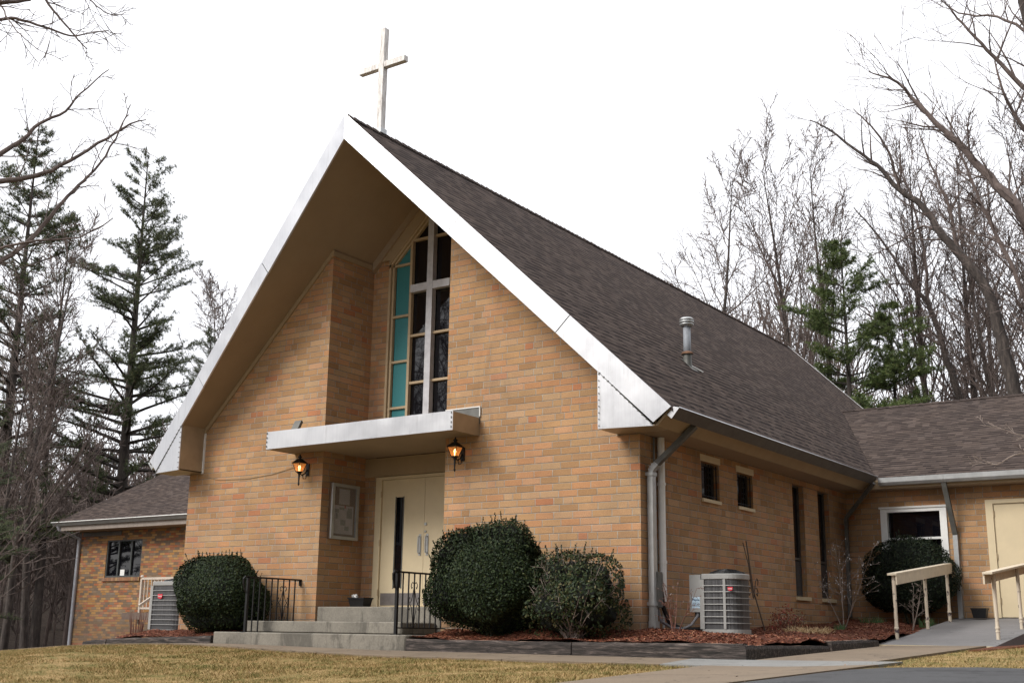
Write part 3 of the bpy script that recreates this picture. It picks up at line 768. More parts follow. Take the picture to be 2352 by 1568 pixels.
f = MB(); f.box((a-.07, WY-.03, c), (a+.055, WY+.07, d+.02)); f.box((b-.055, WY-.03, c), (b+.07, WY+.07, d+.02)); f.box((a+.055, WY-.029, d-.05), (b-.055, WY+.07, d+.02))
f.build('door_frame', CREAM, dr)
h = MB()
for z in (.6, 1.35, 2.1): h.tube([(a+.062, WY-.015, z-.05), (a+.062, WY-.015, z+.05)], .011, 6)
h.build('hinge', FRAME, dr, split=True)
MB().tube([(b-.13, WY, 1.25), (b-.13, WY-.06, 1.25)], [.03, .025], 10).build('door_knob', GREYM, dr)
MB().box((.3, 7.76, 2.6), (WXE, WY-.001, 2.62)).build('wing_soffit', SOFF, ch)
MB().box((.45, 7.745, 2.6), (WXE, 7.76, 2.76)).build('wing_fascia', TAN, ch)
gsx = .78
for k, x1 in enumerate((1.95, 4.9, 8, 11, 14.9)):
    gw = MB().prism([(gsx, 7.74, 2.65), (gsx, 7.66, 2.65), (gsx, 7.625, 2.70), (gsx, 7.62, 2.785), (gsx, 7.74, 2.785)], (x1-gsx-.004, 0, 0)).build('wing_gutter', GREYM, ch, recalc=True); gsx = x1
wd = MB().bar((1.93, 7.7, 2.66), (1.98, 8.03, 1.75), .085, .065, side=(1, 0, 0)).build('downpipe', DARKM, ch, recalc=True)
MB().box((1.94, 8.0, .2), (2.02, 8.09, 1.77)).build('pipe_length', GREYM, wd)
MB().bar((2.1, 8.09, 2.7), (4.6, 8.09, 2.7), .02, .02).build('wall_plate', TAN, ch)

# ---------------- annex building ----------------
an = thing('annex_building', 'lower building of mixed brown brick at the left with low shingled roof and three-pane window', 'building')
AX0, AX1, AY, AZ0 = -23.35, -10.0, 8.0, -1.6
aw = (-22.1, -20.5, 1.31, 2.38)
def annex():
    m = MB()
    us = [AX0, aw[0], aw[1], AX1]; zs = [AZ0, aw[2], aw[3], 2.66]
    for i in range(3):
        for j in range(3):
            if i == 1 and j == 1: continue
            m.quad((us[i], AY, zs[j]), (us[i+1], AY, zs[j]), (us[i+1], AY, zs[j+1]), (us[i], AY, zs[j+1]))
    a, b, c, d = aw; y2 = AY+.12
    m.quad((a, AY, c), (a, AY, d), (a, y2, d), (a, y2, c)); m.quad((b, AY, c), (b, y2, c), (b, y2, d), (b, AY, d))
    m.quad((a, AY, d), (b, AY, d), (b, y2, d), (a, y2, d)); m.quad((a, AY, c), (a, y2, c), (b, y2, c), (b, AY, c))
    m.quad((AX0, AY, AZ0), (AX0, AY, 2.66), (AX0, 20, 2.66), (AX0, 20, AZ0)); m.quad((AX0, AY, 2.66), (AX0, 14, 5.9), (AX0, 20, 2.66))
    m.build('wall', BR2, an)
    w_ = MB().box((a, AY+.07, c), (b, AY+.09, d)).build('window', DGL, an)
    f = MB(); t = .045
    for q in ((a, a+t), (b-t, b)): f.box((q[0], AY+.02, c), (q[1], AY+.068, d))
    for xc in (a+.53, b-.5): f.box((xc-.03, AY+.025, c+.05), (xc+.03, AY+.068, d-.04))
    f.box((a+t, AY+.02, c), (b-t, AY+.068, c+.05)); f.box((a+t, AY+.02, d-.04), (b-t, AY+.068, d))
    f.build('frame', plain('dark_grey_frame', (.06, .065, .065), .5), w_)
    MB().box((a+.64, AY+.05, c+.05), (a+.83, AY+.066, c+.22)).build('note', WHITE, w_)
    MB().box((a-.06, AY-.04, c-.11), (b+.03, AY+.1, c-.004)).build('sill', brick('sill_brick', .1, .4, .01, [(0, (.3, .15, .08)), (.4, (.36, .22, .1)), (.7, (.24, .13, .08))], (.2, .15, .1), 0, 0), w_)
    # roof with gable on the left
    ex = -23.85; ey = 7.35; k = .5; ez = 2.9; ry = 14.2; rz = ez+k*(ry-ey)
    MB().prism([(ex, ey, ez), (AX1+.6, ey, ez), (AX1+.6, ry, rz), (ex, ry, rz)], (0, 0, -.05)).build('roof', SH, an, recalc=True)
    MB().prism([(ex, ry, rz), (AX1+.6, ry, rz), (AX1+.6, 2*ry-ey, ez), (ex, 2*ry-ey, ez)], (0, 0, -.05)).build('roof', SH, an, recalc=True)
    MB().box((ex+.3, ey+.05, ez-.24), (AX1+.6, ey+.07, ez-.03)).build('fascia_board', plain('tan_grey_board', (.26, .22, .19), .7), an)
    MB().box((ex+.45, ey+.07, ez-.24), (AX1+.6, AY-.01, ez-.22)).build('soffit', SOFF, an)
    MB().box((ex+.6, AY-.03, 2.38+.14), (ex+2.4, AY-.005, 2.64)).build('soffit_return', BROWNM, an)  # dark strip at the notch of the soffit return
    g = MB().prism([(ex, ey-.1, ez+.0), (ex, ey-.02, ez-.1), (ex, ey+.04, ez-.1), (ex, ey+.04, ez+.0)], (AX1+.6-ex, 0, 0)).build('gutter', GREYM, an, recalc=True)
    MB().box((ex, ey-.115, ez-.005), (AX1+.6, ey-.09, ez+.015)).build('gutter_lip', WHITE, g)
    d = MB(); d.tube([(ex+.2, ey, ez-.1), (ex+.22, ey+.05, ez-.2), (AX0-.02, AY-.06, 2.45), (AX0-.02, AY-.06, AZ0)], .05, 8)
    d.build('downpipe', plain('pale_grey_pipe', (.36, .37, .4), .5, .2), an)
annex()

# small white stair railing in front of the annex
def railing_white():
    t = thing('stair_railing', 'white metal balustrade with thin balusters on the stoop of the left building', 'railing', loc=(-19.1, 7.0, .2))
    z0, z1 = .42-.2, 1.2-.2; m = MB()
    m.bar((0, 0, z1), (1.5, 0, z1), .05, .06); m.bar((0, 0, z0), (1.5, 0, z0), .04, .05); m.bar((1.5, 0, z1), (1.5, -1.2, z1-.75), .05, .06, side=(1, 0, 0))
    m.build('rail', plain('cream_white_paint', (.5, .43, .36), .5), t, recalc=True)
    m = MB()
    for k in range(1, 11): x = 1.5*k/11; m.box((x-.012, -.012, z0), (x+.012, .012, z1))
    m.build('balusters', bpy.data.materials['cream_white_paint'], t)
    for x in (0, 1.5):
        m = MB().box((x-.03, -.03, -.2), (x+.03, .03, z1)); m.lathe((x, 0, z1+.02), [(.035, 0), (.05, .03), (.035, .07), (.01, .08)], 8)
        m.build('post', bpy.data.materials['cream_white_paint'], t)
    s = MB().box((-19.3, 6.6, .12), (-16.6, 8.0, .3)).build('stoop', plain('brown_concrete', (.14, .1, .08), .9)); tag(s, 'thin brownish stoop slab on the mixed brick wall under the white balustrade', 'stoop')
railing_white()

# ---------------- steps ----------------
st = thing('entrance_steps', 'three broad worn grey concrete steps leading up to the double entrance doors', 'steps')
def stepblock(x0, x1, y0, y1, z0, z1, name):
    m = MB(); bm_pts = []
    r = .05
    poly = [(x0+r, y0), (x1-r, y0), (x1-r*.3, y0+r*.3), (x1, y0+r), (x1, y1), (x0, y1), (x0, y0+r), (x0+r*.3, y0+r*.3)]
    me_ = m.prism([(x, y, z0) for x, y in poly], (0, 0, z1-z0)).build(name, CONC, st, recalc=True, bevel=.014)
    return me_
stepblock(-6.86, -2.99, -1.19, .0-.002, -.5, -.102, 'step')
stepblock(-6.63, -3.41, -.79, .0-.002, -.098, .07, 'step')
stepblock(RL+.003, RR-.003, .012, RD+.18, -.2, .300, 'porch_slab')

# iron railings with scrollwork
def scroll_rail(X, ys, zt, foot, barfoot, zrail_bottom, ye, centre, label, grp='iron railings beside the entrance steps'):
    t = thing('iron_railing', label, 'railing', grp, (X, ys, foot))
    L = ye-ys; z1 = zt-foot; sp = .125
    m = MB().box((-.02, -.02, 0), (.02, .02, z1)); m.box((-.05, -.05, 0), (.05, .05, .008)); m.build('post', BLACK, t)
    m = MB().box((-.02, -.02, z1-.012), (.02, L, z1+.012))
    m.tube([(0, -.02, z1), (0, -.06, z1+.005), (0, -.095, z1-.03), (0, -.09, z1-.1), (0, -.05, z1-.2), (0, -.03, z1-.235)], [.014, .016, .017, .017, .013, .008], 6)
    m.build('handrail', BLACK, t)
    if zrail_bottom is not None:
        MB().box((-.01, .0, zrail_bottom-foot-.008), (.01, L, zrail_bottom-foot+.008)).build('bottom_rail', BLACK, t)
    else:
        MB().box((-.02, L-.03, z1-.09), (.02, L, z1-.013)).build('wall_bracket', BLACK, t)
    k = 1
    while k*sp < L-.06:
        y = k*sp; b = (zrail_bottom-foot) if zrail_bottom is not None else max(0.001, barfoot-foot if y+ys > -.79 else 0.001)
        MB().box((-.008, y-.008, b), (.008, y+.008, z1-.012)).build('bar', BLACK, t); k += 1
    y = round((centre-ys)/sp)*sp; zb = b; Hh = z1-zb
    m = MB(); f = lambda z: zb+z*Hh
    for s in (-1, 1):
        def c(pts): m.tube([(0, y+s*a*.125, f(b_)) for a, b_ in pts], .006, 5)
        c([(0, .72), (.08, .8), (.3, .83), (.5, .8), (.55, .75), (.42, .71), (.32, .74)])
        c([(0, .78), (.2, .62), (.42, .5), (.68, .44), (.88, .47), (.9, .53), (.75, .56), (.7, .52)])
        c([(.7, .36), (.78, .32), (.92, .35), (.88, .41), (.66, .43), (.45, .38), (.22, .2), (.04, .02)])
        c([(0, .06), (.15, .02), (.4, .03), (.5, .08), (.4, .1)])
    m.build('scrollwork', BLACK, t)
    return t
scroll_rail(-3.25, -1.1, .75, -.102, .07, -.01, 0, -.72, 'black iron scrollwork railing at the right end of the steps, beside the largest shrub')
scroll_rail(-6.2, -1.13, .715, -.102, .07, None, 0, -.375, 'black iron scrollwork railing on the left of the steps, fixed to the brick wall')

# ---------------- timbers edging the beds ----------------
def beam(a, b, z0a, z1a, z0b, z1b, label, wd=.15):
    a = Vector((*a, 0)); b = Vector((*b, 0)); d = (b-a).normalized(); s = Vector((-d.y, d.x, 0))*wd
    n = 14; m = MB(); q = random.Random(len(label)+int(a.x*10)); prev = None
    prof = [(0, 0), (1, 0), (1, .88), (.9, 1), (.1, 1), (0, .86)]
    for i in range(n+1):
        t = i/n; p = a.lerp(b, t); z0 = z0a+(z0b-z0a)*t; z1 = z1a+(z1b-z1a)*t
        for (u, v_) in prof:
            j = q.uniform(-.005, .005); m.v.append(tuple(p+s*(u+j*2)+Vector((0, 0, z0+(z1-z0)*v_+j*(v_ > .5)))))
    k = len(prof)
    for i in range(n):
        for j in range(k): a_ = i*k+j; b_ = i*k+(j+1) % k; m.f.append((a_, b_, b_+k, a_+k))
    m.f.append(tuple(range(k-1, -1, -1))); m.f.append(tuple(n*k+j for j in range(k)))
    o = m.build('landscape_timber', TIMB, recalc=True)
    return tag(o, label, 'timber', 'dark timbers edging the planting beds')
beam((-2.98, -1.2), (-.345, -1.2), -.4, -.155, -.4, -.152, 'dark weathered timber beam right of the concrete steps, in front of the largest shrub')
beam((-.33, -1.2), (1.93, -1.2), -.4, -.152, -.4, -.132, 'dark timber beam with pale worn top, in front of the sparse shrub')
beam((1.97, -1.2), (1.97, 1.45), -.42, -.15, -.4, -.16, 'blackened timber beam going back from the bed corner, below the grey air conditioner')
beam((1.99, 1.47), (1.93, 3.58), -.4, -.10, -.3, -.075, 'blackened timber beam whose far end meets the ramp')
beam((-9.42, -1.19), (-6.89, -1.19), -.42, -.245, -.4, -.165, 'dark timber beam edging the left bed, beside the concrete steps')
beam((-10.05, -1.2), (-9.45, -1.19), -.5, -.30, -.5, -.25, 'short sloping dark timber at the far left end of the left bed')

# ---------------- ramp ----------------
def RZf(y): return .300+(min(y, 8.1)-8.1)/10
rp = thing('wheelchair_ramp', 'grey painted ramp with cream front edge rising to the cream side door of the wing', 'ramp')
m = MB()
for a, b in ((3.6, 5.9), (5.91, 8.09)):
    m.prism([(1.87, a, RZf(a)), (3.52, a, RZf(a)), (3.52, b, RZf(b)), (1.87, b, RZf(b))], (0, 0, -.3))
m.build('deck', RAMPM, rp, recalc=True)
MB().prism([(1.86, 3.575, RZf(3.6)-.03), (3.53, 3.575, RZf(3.6)-.03), (3.53, 3.575, RZf(3.6)+.004), (1.86, 3.575, RZf(3.6)+.004)], (0, .02, 0)).build('front_edge', CREAM, rp, recalc=True)
def peel():
    n = NT('peeling_cream_paint'); v = n.ob((1, 1, .6)); f = n.noise(v, 16, 4, .6)
    n.col(n.mix(n.sm(f, .585, .62), (.6, .52, .41), (.07, .05, .06))); n.rough(.5); return n.m
PEEL = peel(); RAILP = plain('cream_rail_paint', (.58, .5, .38), .55, var=.12, scale=9)
def ramp_rail(x, y0, y1, posts, label, out):
    t = thing('ramp_handrail', label, 'handrail', 'cream handrails on the ramp', (x, y0, 0))
    zr = lambda y: RZf(y)+.95
    y1r = y1
    MB().prism([(-.07, 0, zr(y0)), (.07, 0, zr(y0)), (.07, y1-y0, zr(y1)), (-.07, y1-y0, zr(y1))], (0, 0, .03)).build('top_board', RAILP, t, recalc=True)
    xa = out*.045
    MB().prism([(xa, .02, zr(y0)-.001), (xa, y1-y0, zr(y1)-.001), (xa, y1-y0, zr(y1)-.14), (xa, .02, zr(y0)-.14)], (out*.025, 0, 0)).build('side_board', RAILP, t, recalc=True)
    for y in posts:
        zb = RZf(y); h = zr(y)-zb
        prof = [(.028, 0), (.028, .1), (.034, .105), (.034, .12), (.028, .125), (.03, .15), (.036, .155), (.036, .175), (.03, .18), (.026, .25), (.03, h-.002)]
        MB().lathe((0, y-y0, zb), prof, 12).build('post', PEEL, t, smooth=False)
    return t
ramp_rail(1.96, 4.28, 7.45, (4.36, 6.0, 7.35), 'cream handrail on the left side of the grey ramp, in front of the dark bush', 1)
ramp_rail(3.36, 4.2, 8.0, (4.56, 6.15, 7.8), 'cream handrail with peeling paint on the right side of the ramp, before the door', -1)

# black pots
def pot(name, c, r, h, label):
    t = thing(name, label, 'planter', loc=c)
    MB().prism([(-r*.78, -r*.5, 0), (r*.78, -r*.5, 0), (r*.78, r*.5, 0), (-r*.78, r*.5, 0)], (0, 0, .002))
    m = MB()
    for (a, z) in ((.78, 0), (1, h*.86)): pass
    p0 = [(-r*.78, -r*.5, 0), (r*.78, -r*.5, 0), (r*.78, r*.5, 0), (-r*.78, r*.5, 0)]; p1 = [(-r, -r*.65, h), (r, -r*.65, h), (r, r*.65, h), (-r, r*.65, h)]; p2 = [(x*.92, y*.9, h) for x, y, z in p1]; p3 = [(x*.8, y*.8, h*.5) for x, y, z in p1]
    m.v = p0+p1+p2+p3; m.f = [(3, 2, 1, 0)]
    for b in (0, 4, 8):
        for k in range(4): j = (k+1) % 4; m.f.append((b+k, b+j, b+4+j, b+4+k))
    m.f.append((12, 13, 14, 15))
    m.build('tub', BLACK, t); q = MB().box((-r*1.03, -r*.68, h*.86), (r*1.03, -r*.6, h)); q.box((-r*1.03, r*.6, h*.86), (r*1.03, r*.68, h)); q.build('rim', BLACK, t, split=True)
    return t
pt = pot('planter', (-5.36, .5, .302), .17, .15, 'small black tub standing on the porch floor left of the entrance doors')
m = MB(); q = random.Random(3)
for _ in range(26):
    a = q.uniform(0, 6.28); r = q.uniform(0, .05); c = Vector((-.11+r*math.cos(a), r*math.sin(a)*.7, .14+q.uniform(0, .05))); d = Vector((q.uniform(-1, 1), q.uniform(-1, 1), q.uniform(-1, 1))).normalized()*.022; e = d.orthogonal(); m.quad(c-d, c-e, c+d, c+e)
m.build('dried_bloom', WHITE, pt, uv=False)
pot('planter', (2.34, 7.85, .3), .13, .165, 'small black tub against the wall between the ramp handrail and the cream side door')

# ---------------- wall lanterns ----------------
AMB = bpy.data.materials.new('amber_glass'); AMB.use_nodes = True; b = AMB.node_tree.nodes['Principled BSDF']
b.inputs['Base Color'].default_value = (.5, .2, .05, 1); b.inputs['Emission Color'].default_value = (1, .33, .07, 1); b.inputs['Emission Strength'].default_value = .16; b.inputs['Alpha'].default_value = .55; b.inputs['Roughness'].default_value = .3
BULB = bpy.data.materials.new('lit_bulb'); BULB.use_nodes = True; b = BULB.node_tree.nodes['Principled BSDF']
b.inputs['Emission Color'].default_value = (1, .62, .22, 1); b.inputs['Emission Strength'].default_value = 6
def lantern(x, z, label):
    t = thing('wall_lantern', label, 'lantern', 'lit lanterns on the entrance wall', (x, 0, z))
    yc = -.2
    MB().box((-.035, -.02, -.1), (.035, -.001, .1)).build('wall_plate', BLACK, t, bevel=.004)
    m = MB().tube([(0, -.02, .0), (0, -.07, -.07), (0, -.14, -.1), (0, yc, -.075)], [.012, .011, .011, .012], 6)
    m.tube([(0, -.02, -.06), (0, -.05, -.15), (0, -.1, -.16), (0, -.12, -.11), (0, -.1, -.09)], .006, 5)
    m.build('arm', BLACK, t)
    MB().lathe((0, yc, -.28), [(.005, 0), (.014, .02), (.018, .035), (.01, .045), (.012, .09), (.016, .17), (.02, .19), (.03, .2), (.045, .215), (.045, .225)], 10).build('stem', BLACK, t, smooth=False)
    r0, r1, z0, z1 = .045, .092, -.055, .085
    fr = MB(); gl = MB()
    for k in range(4):
        a = R(45+90*k); b_ = R(135+90*k)
        p = lambda r, a_, z_: (r*math.cos(a_)*1.0, yc+r*math.sin(a_), z_)
        fr.tube([p(r0*1.25, a, z0), p(r1*1.25, a, z1)], .007, 4)
        gl.quad(p(r0*1.2, a, z0), p(r0*1.2, b_, z0), p(r1*1.2, b_, z1), p(r1*1.2, a, z1))
        fr.tube([p(r1*1.25, a, z1), p(r1*1.25, b_, z1)], .007, 4); fr.tube([p(r0*1.25, a, z0), p(r0*1.25, b_, z0)], .007, 4)
    fr.build('frame', BLACK, t); gl.build('glass', AMB, t)
    m = MB(); n0 = [(r1*1.5, .085), (r1*1.05, .115), (.045, .155), (.022, .16), (.022, .175), (.034, .18), (.036, .195), (.02, .2), (.012, .215), (.006, .235)]
    for r, zz in n0:
        for k in range(4): a = R(45+90*k); m.v.append((r*math.cos(a), yc+r*math.sin(a), zz))
    for i in range(len(n0)-1):
        for k in range(4): a = i*4+k; b_ = i*4+(k+1) % 4; m.f.append((a, b_, b_+4, a+4))
    m.f.append((3, 2, 1, 0)); m.f.append(tuple(len(n0)*4-4+k for k in range(4)))
    m.build('hood', BLACK, t)
    MB().lathe((0, yc, -.04), [(.012, 0), (.012, .03), (.018, .05), (.02, .065), (.012, .085), (.003, .1)], 10).build('bulb', BULB, t, smooth=True)
lantern(-6.18, 2.49, 'lit black lantern under the left end of the white canopy')
lantern(-2.99, 2.515, 'lit black lantern under the right end of the white canopy')
wv = MB().tube([(-6.3, -.02, 2.6), (-6.46, -.012, 2.56), (-7.0, -.01, 2.47), (-7.6, -.01, 2.43), (-8.3, -.01, 2.45), (-8.8, -.01, 2.56)], .005, 4, cap=False)
tag(wv.build('wire', TAN, uv=False), 'thin tan wire sagging across the brick wall left of the left lantern', 'wire')

# floodlight on the canopy
fl = thing('floodlight', 'small dark square floodlight standing on the left part of the white canopy', 'floodlight', loc=(-6.2, -.3, 3.0))
MB().bar((0, .05, .26), (.0, -.03, .10), .15, .05, side=(1, 0, 0)).build('housing', DARKM, fl, recalc=True)
MB().bar((0, .025, .245), (.0, -.055, .095), .12, .006, side=(1, 0, 0)).build('lens', plain('yellowed_lens', (.3, .27, .12), .3), fl, recalc=True)
m = MB(); m.box((-.03, -.03, 0), (.03, .03, .1)); m.build('bracket', BLACK, fl)

# notice board in the recess
nb = thing('notice_board', 'aluminium framed notice board with pinned papers, left of the entrance doors', 'notice board', loc=(RL, .5, 1.83))
hw, hh = .32, .45
MB().box((.001, -hw, -hh), (.05, hw, hh)).build('case', plain('brown_cork', (.12, .075, .045), .8), nb)
f = MB(); 
for q in ((-hw, -hw+.055, -hh, hh), (hw-.055, hw, -hh, hh), (-hw+.055, hw-.055, -hh, -hh+.05), (-hw+.055, hw-.055, hh-.05, hh)): f.box((.051, q[0], q[2]), (.085, q[1], q[3]))
f.build('frame', GREYM, nb)
pp = MB(); q = random.Random(2)
pp.box((.0505, -.13, .12), (.054, .12, .37)); pp.box((.0505, -.24, -.36), (.0535, .22, .1))
pp.build('paper', split=True, mat= plain('pale_paper', (.33, .31, .3), .8), parent=nb)
pp = MB()
for (y, z, a, b) in ((-.22, -.02, .09, .06), (-.2, -.12, .05, .09), (-.08, -.22, .12, .09), (.06, -.1, .13, .12), (.02, -.3, .1, .07), (-.12, .03, .12, .04), (.08, .02, .1, .05)): pp.box((.0545, y, z), (.0555, y+a, z+b))
pp.build('printed_notice', split=True, mat= plain('grey_print', (.16, .16, .15), .8), parent=nb)
MB().box((.055, .0, .06), (.057, .03, .1)).build('red_pin', plain('red_paper', (.3, .02, .02), .6), nb)
MB().box((.0585, -hw+.055, -hh+.05), (.0605, hw-.055, hh-.05)).build('door_glass', (lambda: (lambda n: (n.col((.5, .5, .5)), n.rough(.03), setattr(n.b.inputs['Alpha'], 'default_value', .12), n.m)[-1])(NT('case_glass')))(), nb)

# ---------------- cross on the ridge ----------------
def crossm():
    n = NT('weathered_white_paint'); v = n.ob((8, 8, 1.4)); f = n.noise(v, 2.2, 6, .75, .3)
    n.col(n.ramp(f, [(.36, (.3, .27, .24)), (.46, (.6, .57, .54)), (.6, (.78, .76, .74))])); n.rough(.7); n.bump(f, .01, .6); return n.m
CRM = crossm()
cr = thing('ridge_cross', 'tall weathered white wooden cross standing on the roof ridge near the gable', 'cross', loc=(XR_, -.42, ZT-.06))
MB().box((-.055, -.055, 0), (.055, .055, 1.93)).build('upright', CRM, cr, bevel=.004)
for s in (-1, 1): MB().box((s*.056, -.05, 1.2), (s*.5, .05, 1.305)).build('arm', CRM, cr, bevel=.004)
MB().box((-.075, -.075, .03), (.075, .075, .11)).build('base_collar', GREYM, cr)

# ---------------- air conditioners ----------------
def textmesh(body, size, mat, parent, loc, rot, extr=.001, bold=False):
    c = bpy.data.curves.new('lettering', 'FONT'); c.body = body; c.size = size; c.extrude = extr; c.align_x = 'CENTER'; c.align_y = 'CENTER'
    if bold: c.offset = size*.02
    o = bpy.data.objects.new('lettering', c); col.objects.link(o); bpy.context.view_layer.update()
    me_ = bpy.data.meshes.new_from_object(o.evaluated_get(bpy.context.evaluated_depsgraph_get())); bpy.data.objects.remove(o)
    me_.materials.clear(); me_.materials.append(mat); r_ = bpy.data.objects.new('lettering', me_); put(r_, parent); r_.location = loc; r_.rotation_euler = rot; return r_
def coilm():
    n = NT('condenser_coil'); u, v, uvv = n.uv(); t = n.ob((200, 200, 1)); f = n.noise(t, 1, 2)
    n.col(n.ramp(f, [(.35, (.05, .05, .052)), (.65, (.13, .13, .135))])); n.rough(.5); n.b.inputs['Metallic'].default_value = .5
    n.bump(f, .004, 1.); return n.m
COIL = coilm(); ACM = plain('grey_enamel', (.3, .3, .29), .45, .1, var=.06, scale=4); RED = plain('red_badge', (.55, .03, .05), .4); LBL = plain('blue_white_label', (.45, .58, .68), .5); INK = plain('dark_blue_ink', (.03, .08, .16), .5)
def rrect(hx, hy, rc, n=6):
    P = []; rl = min(rc, .05); rr = rc
    for cx_, cy_, a0, rc in ((hx-rr, hy-rr, 0, rr), (-hx+rl, hy-rl, 90, rl), (-hx+rl, -hy+rl, 180, rl), (hx-rr, -hy+rr, 270, rr)):
        for k in range(n+1): a = R(a0+90*k/n); P.append((cx_+rc*math.cos(a), cy_+rc*math.sin(a)))
    return P
def condenser(loc, w_, d_, h_, label, box, bands, badge, rc=.2):
    t = thing('air_conditioner', label, 'air conditioner', 'grey air conditioner units beside the church', loc)
    def ring(hx, hy, rc_, z0, z1, name, mat, **k): return MB().prism([(x, y, z0) for x, y in rrect(hx, hy, rc_)], (0, 0, z1-z0)).build(name, mat, t, recalc=True, **k)
    a, b_ = w_/2, d_/2
    ring(a+.02, b_+.02, rc, -.03, 0, 'base_pad', CONC)
    ring(a, b_, rc, .0, .05, 'base_pan', ACM)
    ring(a-.015, b_-.015, rc-.01, .05, h_-.075, 'coil', COIL)
    ring(a, b_, rc, h_-.075, h_, 'top_cover', ACM, bevel=.008)
    g = MB()
    P = rrect(a+.002, b_+.002, rc, 6)
    for k in range(bands):
        z = .05+(h_-.125)*(k+1)/(bands+1)
        g.tube([(x, y, z) for x, y in P+P[:1]], .0055, 4, cap=False)
    P = rrect(a-.008, b_-.008, rc, 6); n = 90
    g.build('guard_wires', ACM, t)
    g = MB()
    for x in ((a-rc-.01,) if box else ()): g.box((x-.016, -b_-.006, .05), (x+.02, -b_+.02, h_-.075))
    g.box((-a-.004, -b_-.004, .05), (-a+.06, -b_+.06, h_-.075)); g.box((-a-.003, b_-.05, .05), (-a+.05, b_+.003, h_-.075))
    g.build('corner_post', ACM, t, split=True)
    # fan grille, low dome of rings and spokes
    g = MB()
    g.lathe((0, 0, h_), [(a*.86, .001), (a*.84, .018), (a*.6, .04), (a*.2, .05), (.01, .05)], 24); g.build('fan_guard_back', BLACK, t)
    g = MB()
    for k in range(9):
        r = a*.86*(k+1)/9; zz = h_+.058*(1-(r/(a*.9))**2)+.008; g.tube([(r*math.cos(i*math.pi/12), r*math.sin(i*math.pi/12), zz) for i in range(25)], .004, 4, cap=False)
    for k in range(8):
        an_ = k*math.pi/4; g.tube([(r*math.cos(an_), r*math.sin(an_), h_+.058*(1-(r/(a*.9))**2)+.012) for r in (0.02, a*.45, a*.86)], .005, 4)
    g.build('fan_grille', BLACK, t)
    if box:
        c = MB().box((-a-.17, -b_+.03, .27), (-a-.004, -b_+.2, h_-.01)).build('control_box', ACM, t)
        lb = MB().box((-a-.135, -b_+.026, .32), (-a-.012, -b_+.0295, .47)).build('label', LBL, c)
        textmesh('Payne', .042, INK, lb, (-a-.073, -b_+.025, .43), (R(90), 0, 0), bold=True)
        ln = MB()
        for k in range(4): ln.box((-a-.125, -b_+.0245, .345+k*.015), (-a-.02-.02*(k % 2), -b_+.0255, .349+k*.015))
        ln.build('printed_lines', INK, lb)
        MB().box((-a-.11, -b_+.06, .2), (-a-.02, -b_+.15, .268)).build('cable_entry', BLACK, c)
    bx, bz, bw = badge
    sh = [(-.5, .42), (-.42, .5), (-.1, .44), (.1, .44), (.42, .5), (.5, .42), (.48, -.2), (.3, -.42), (0, -.52), (-.3, -.42), (-.48, -.2)]
    bd = MB().prism([(bx+x*bw, -b_-.012 if not box else -b_-.008, bz+y*bw*.72) for x, y in sh], (0, .01, 0)).build('badge', RED, t, recalc=True)
    textmesh('PAYNE', bw*.27, WHITE, bd, (bx, (-b_-.013) if not box else -b_-.009, bz), (R(90), 0, 0), bold=True)
    return t
condenser((.76, 1.0, -.02), .56, .52, .77, 'grey air conditioner with side control box and blue label, by the right side wall', True, 7, (.16, .57, .07), .2)
condenser((-9.62, .45, -.14), .74, .74, .88, 'grey air conditioner left of the church corner, beside the left round shrub', False, 8, (-.1, .62, .12))

# conduits and pipes by the right corner
t = thing('drain_pipe', 'white vertical pipe with two collars on the side wall next to the grey downpipe', 'pipe', loc=(.06, .49, 0))
MB().tube([(0, 0, .38), (0, 0, 2.59)], .05, 12).build('pipe', WHITE, t)
m = MB()
for z in (.9, 1.95, .47): m.tube([(0, 0, z-.02), (0, 0, z+.02)], .06, 12)
m.build('collar', WHITE, t, split=True)
MB().tube([(0.0, .0, -.02), (.0, .0, .38)], .018, 8).build('thin_outlet', WHITE, t)
t = thing('electrical_disconnect', 'dark grey electrical box with cables beside the white vertical pipe near the corner', 'electrical box', loc=(.07, .3, 0))
MB().box((-.06, -.07, .3), (.05, .07, .76)).build('box', DARKM, t, bevel=.005)
MB().tube([(-.03, .06, .76), (-.03, .07, 1.1), (-.045, .05, 1.3), (-.045, .05, 2.58)], .014, 6).build('conduit', DARKM, t)
m = MB().tube([(.0, .0, .3), (.03, .05, .12), (.1, .2, .04), (.2, .33, .03), (.28, .42, .08), (.34, .5, .2), (.34, .52, .27)], .019, 8); m.build('flexible_conduit', plain('grey_conduit', (.16, .16, .17), .5), t)
m = MB().tube([(.0, .12, .5), (.02, .13, .3), (.06, .22, .1), (.2, .35, .02), (.42, .6, .03)], .03, 8); m.build('insulated_line', BLACK, t)
hk = thing('plant_hanger', 'rusty plant hanger with curled tips leaning on the wall behind the air conditioner', 'plant hanger', loc=(.2, 3.15, 0))
RST = plain('rusty_iron', (.12, .09, .07), .7, .3, var=.3)
m = MB().tube([(.12, .12, 0), (.03, .04, .45), (0, 0, .62), (-.1, .02, 1.36)], .011, 5)
m.tube([(.0, 0, .5), (-.03, -.08, 1.0), (-.1, -.1, 1.33)], .008, 5); m.build('stake', RST, hk)
m = MB()
for s in (-1, 1):
    m.tube([(0, s*.01, .5), (0, s*.05, .62), (0, s*.09, .74), (0, s*.15, .8), (0, s*.19, .76), (0, s*.17, .7)], .008, 5)
    m.tube([(0, s*.06, .64), (0, s*.13, .66), (0, s*.18, .6), (0, s*.15, .54), (0, s*.11, .57)], .008, 5)
m.build('curl', RST, hk, split=True)

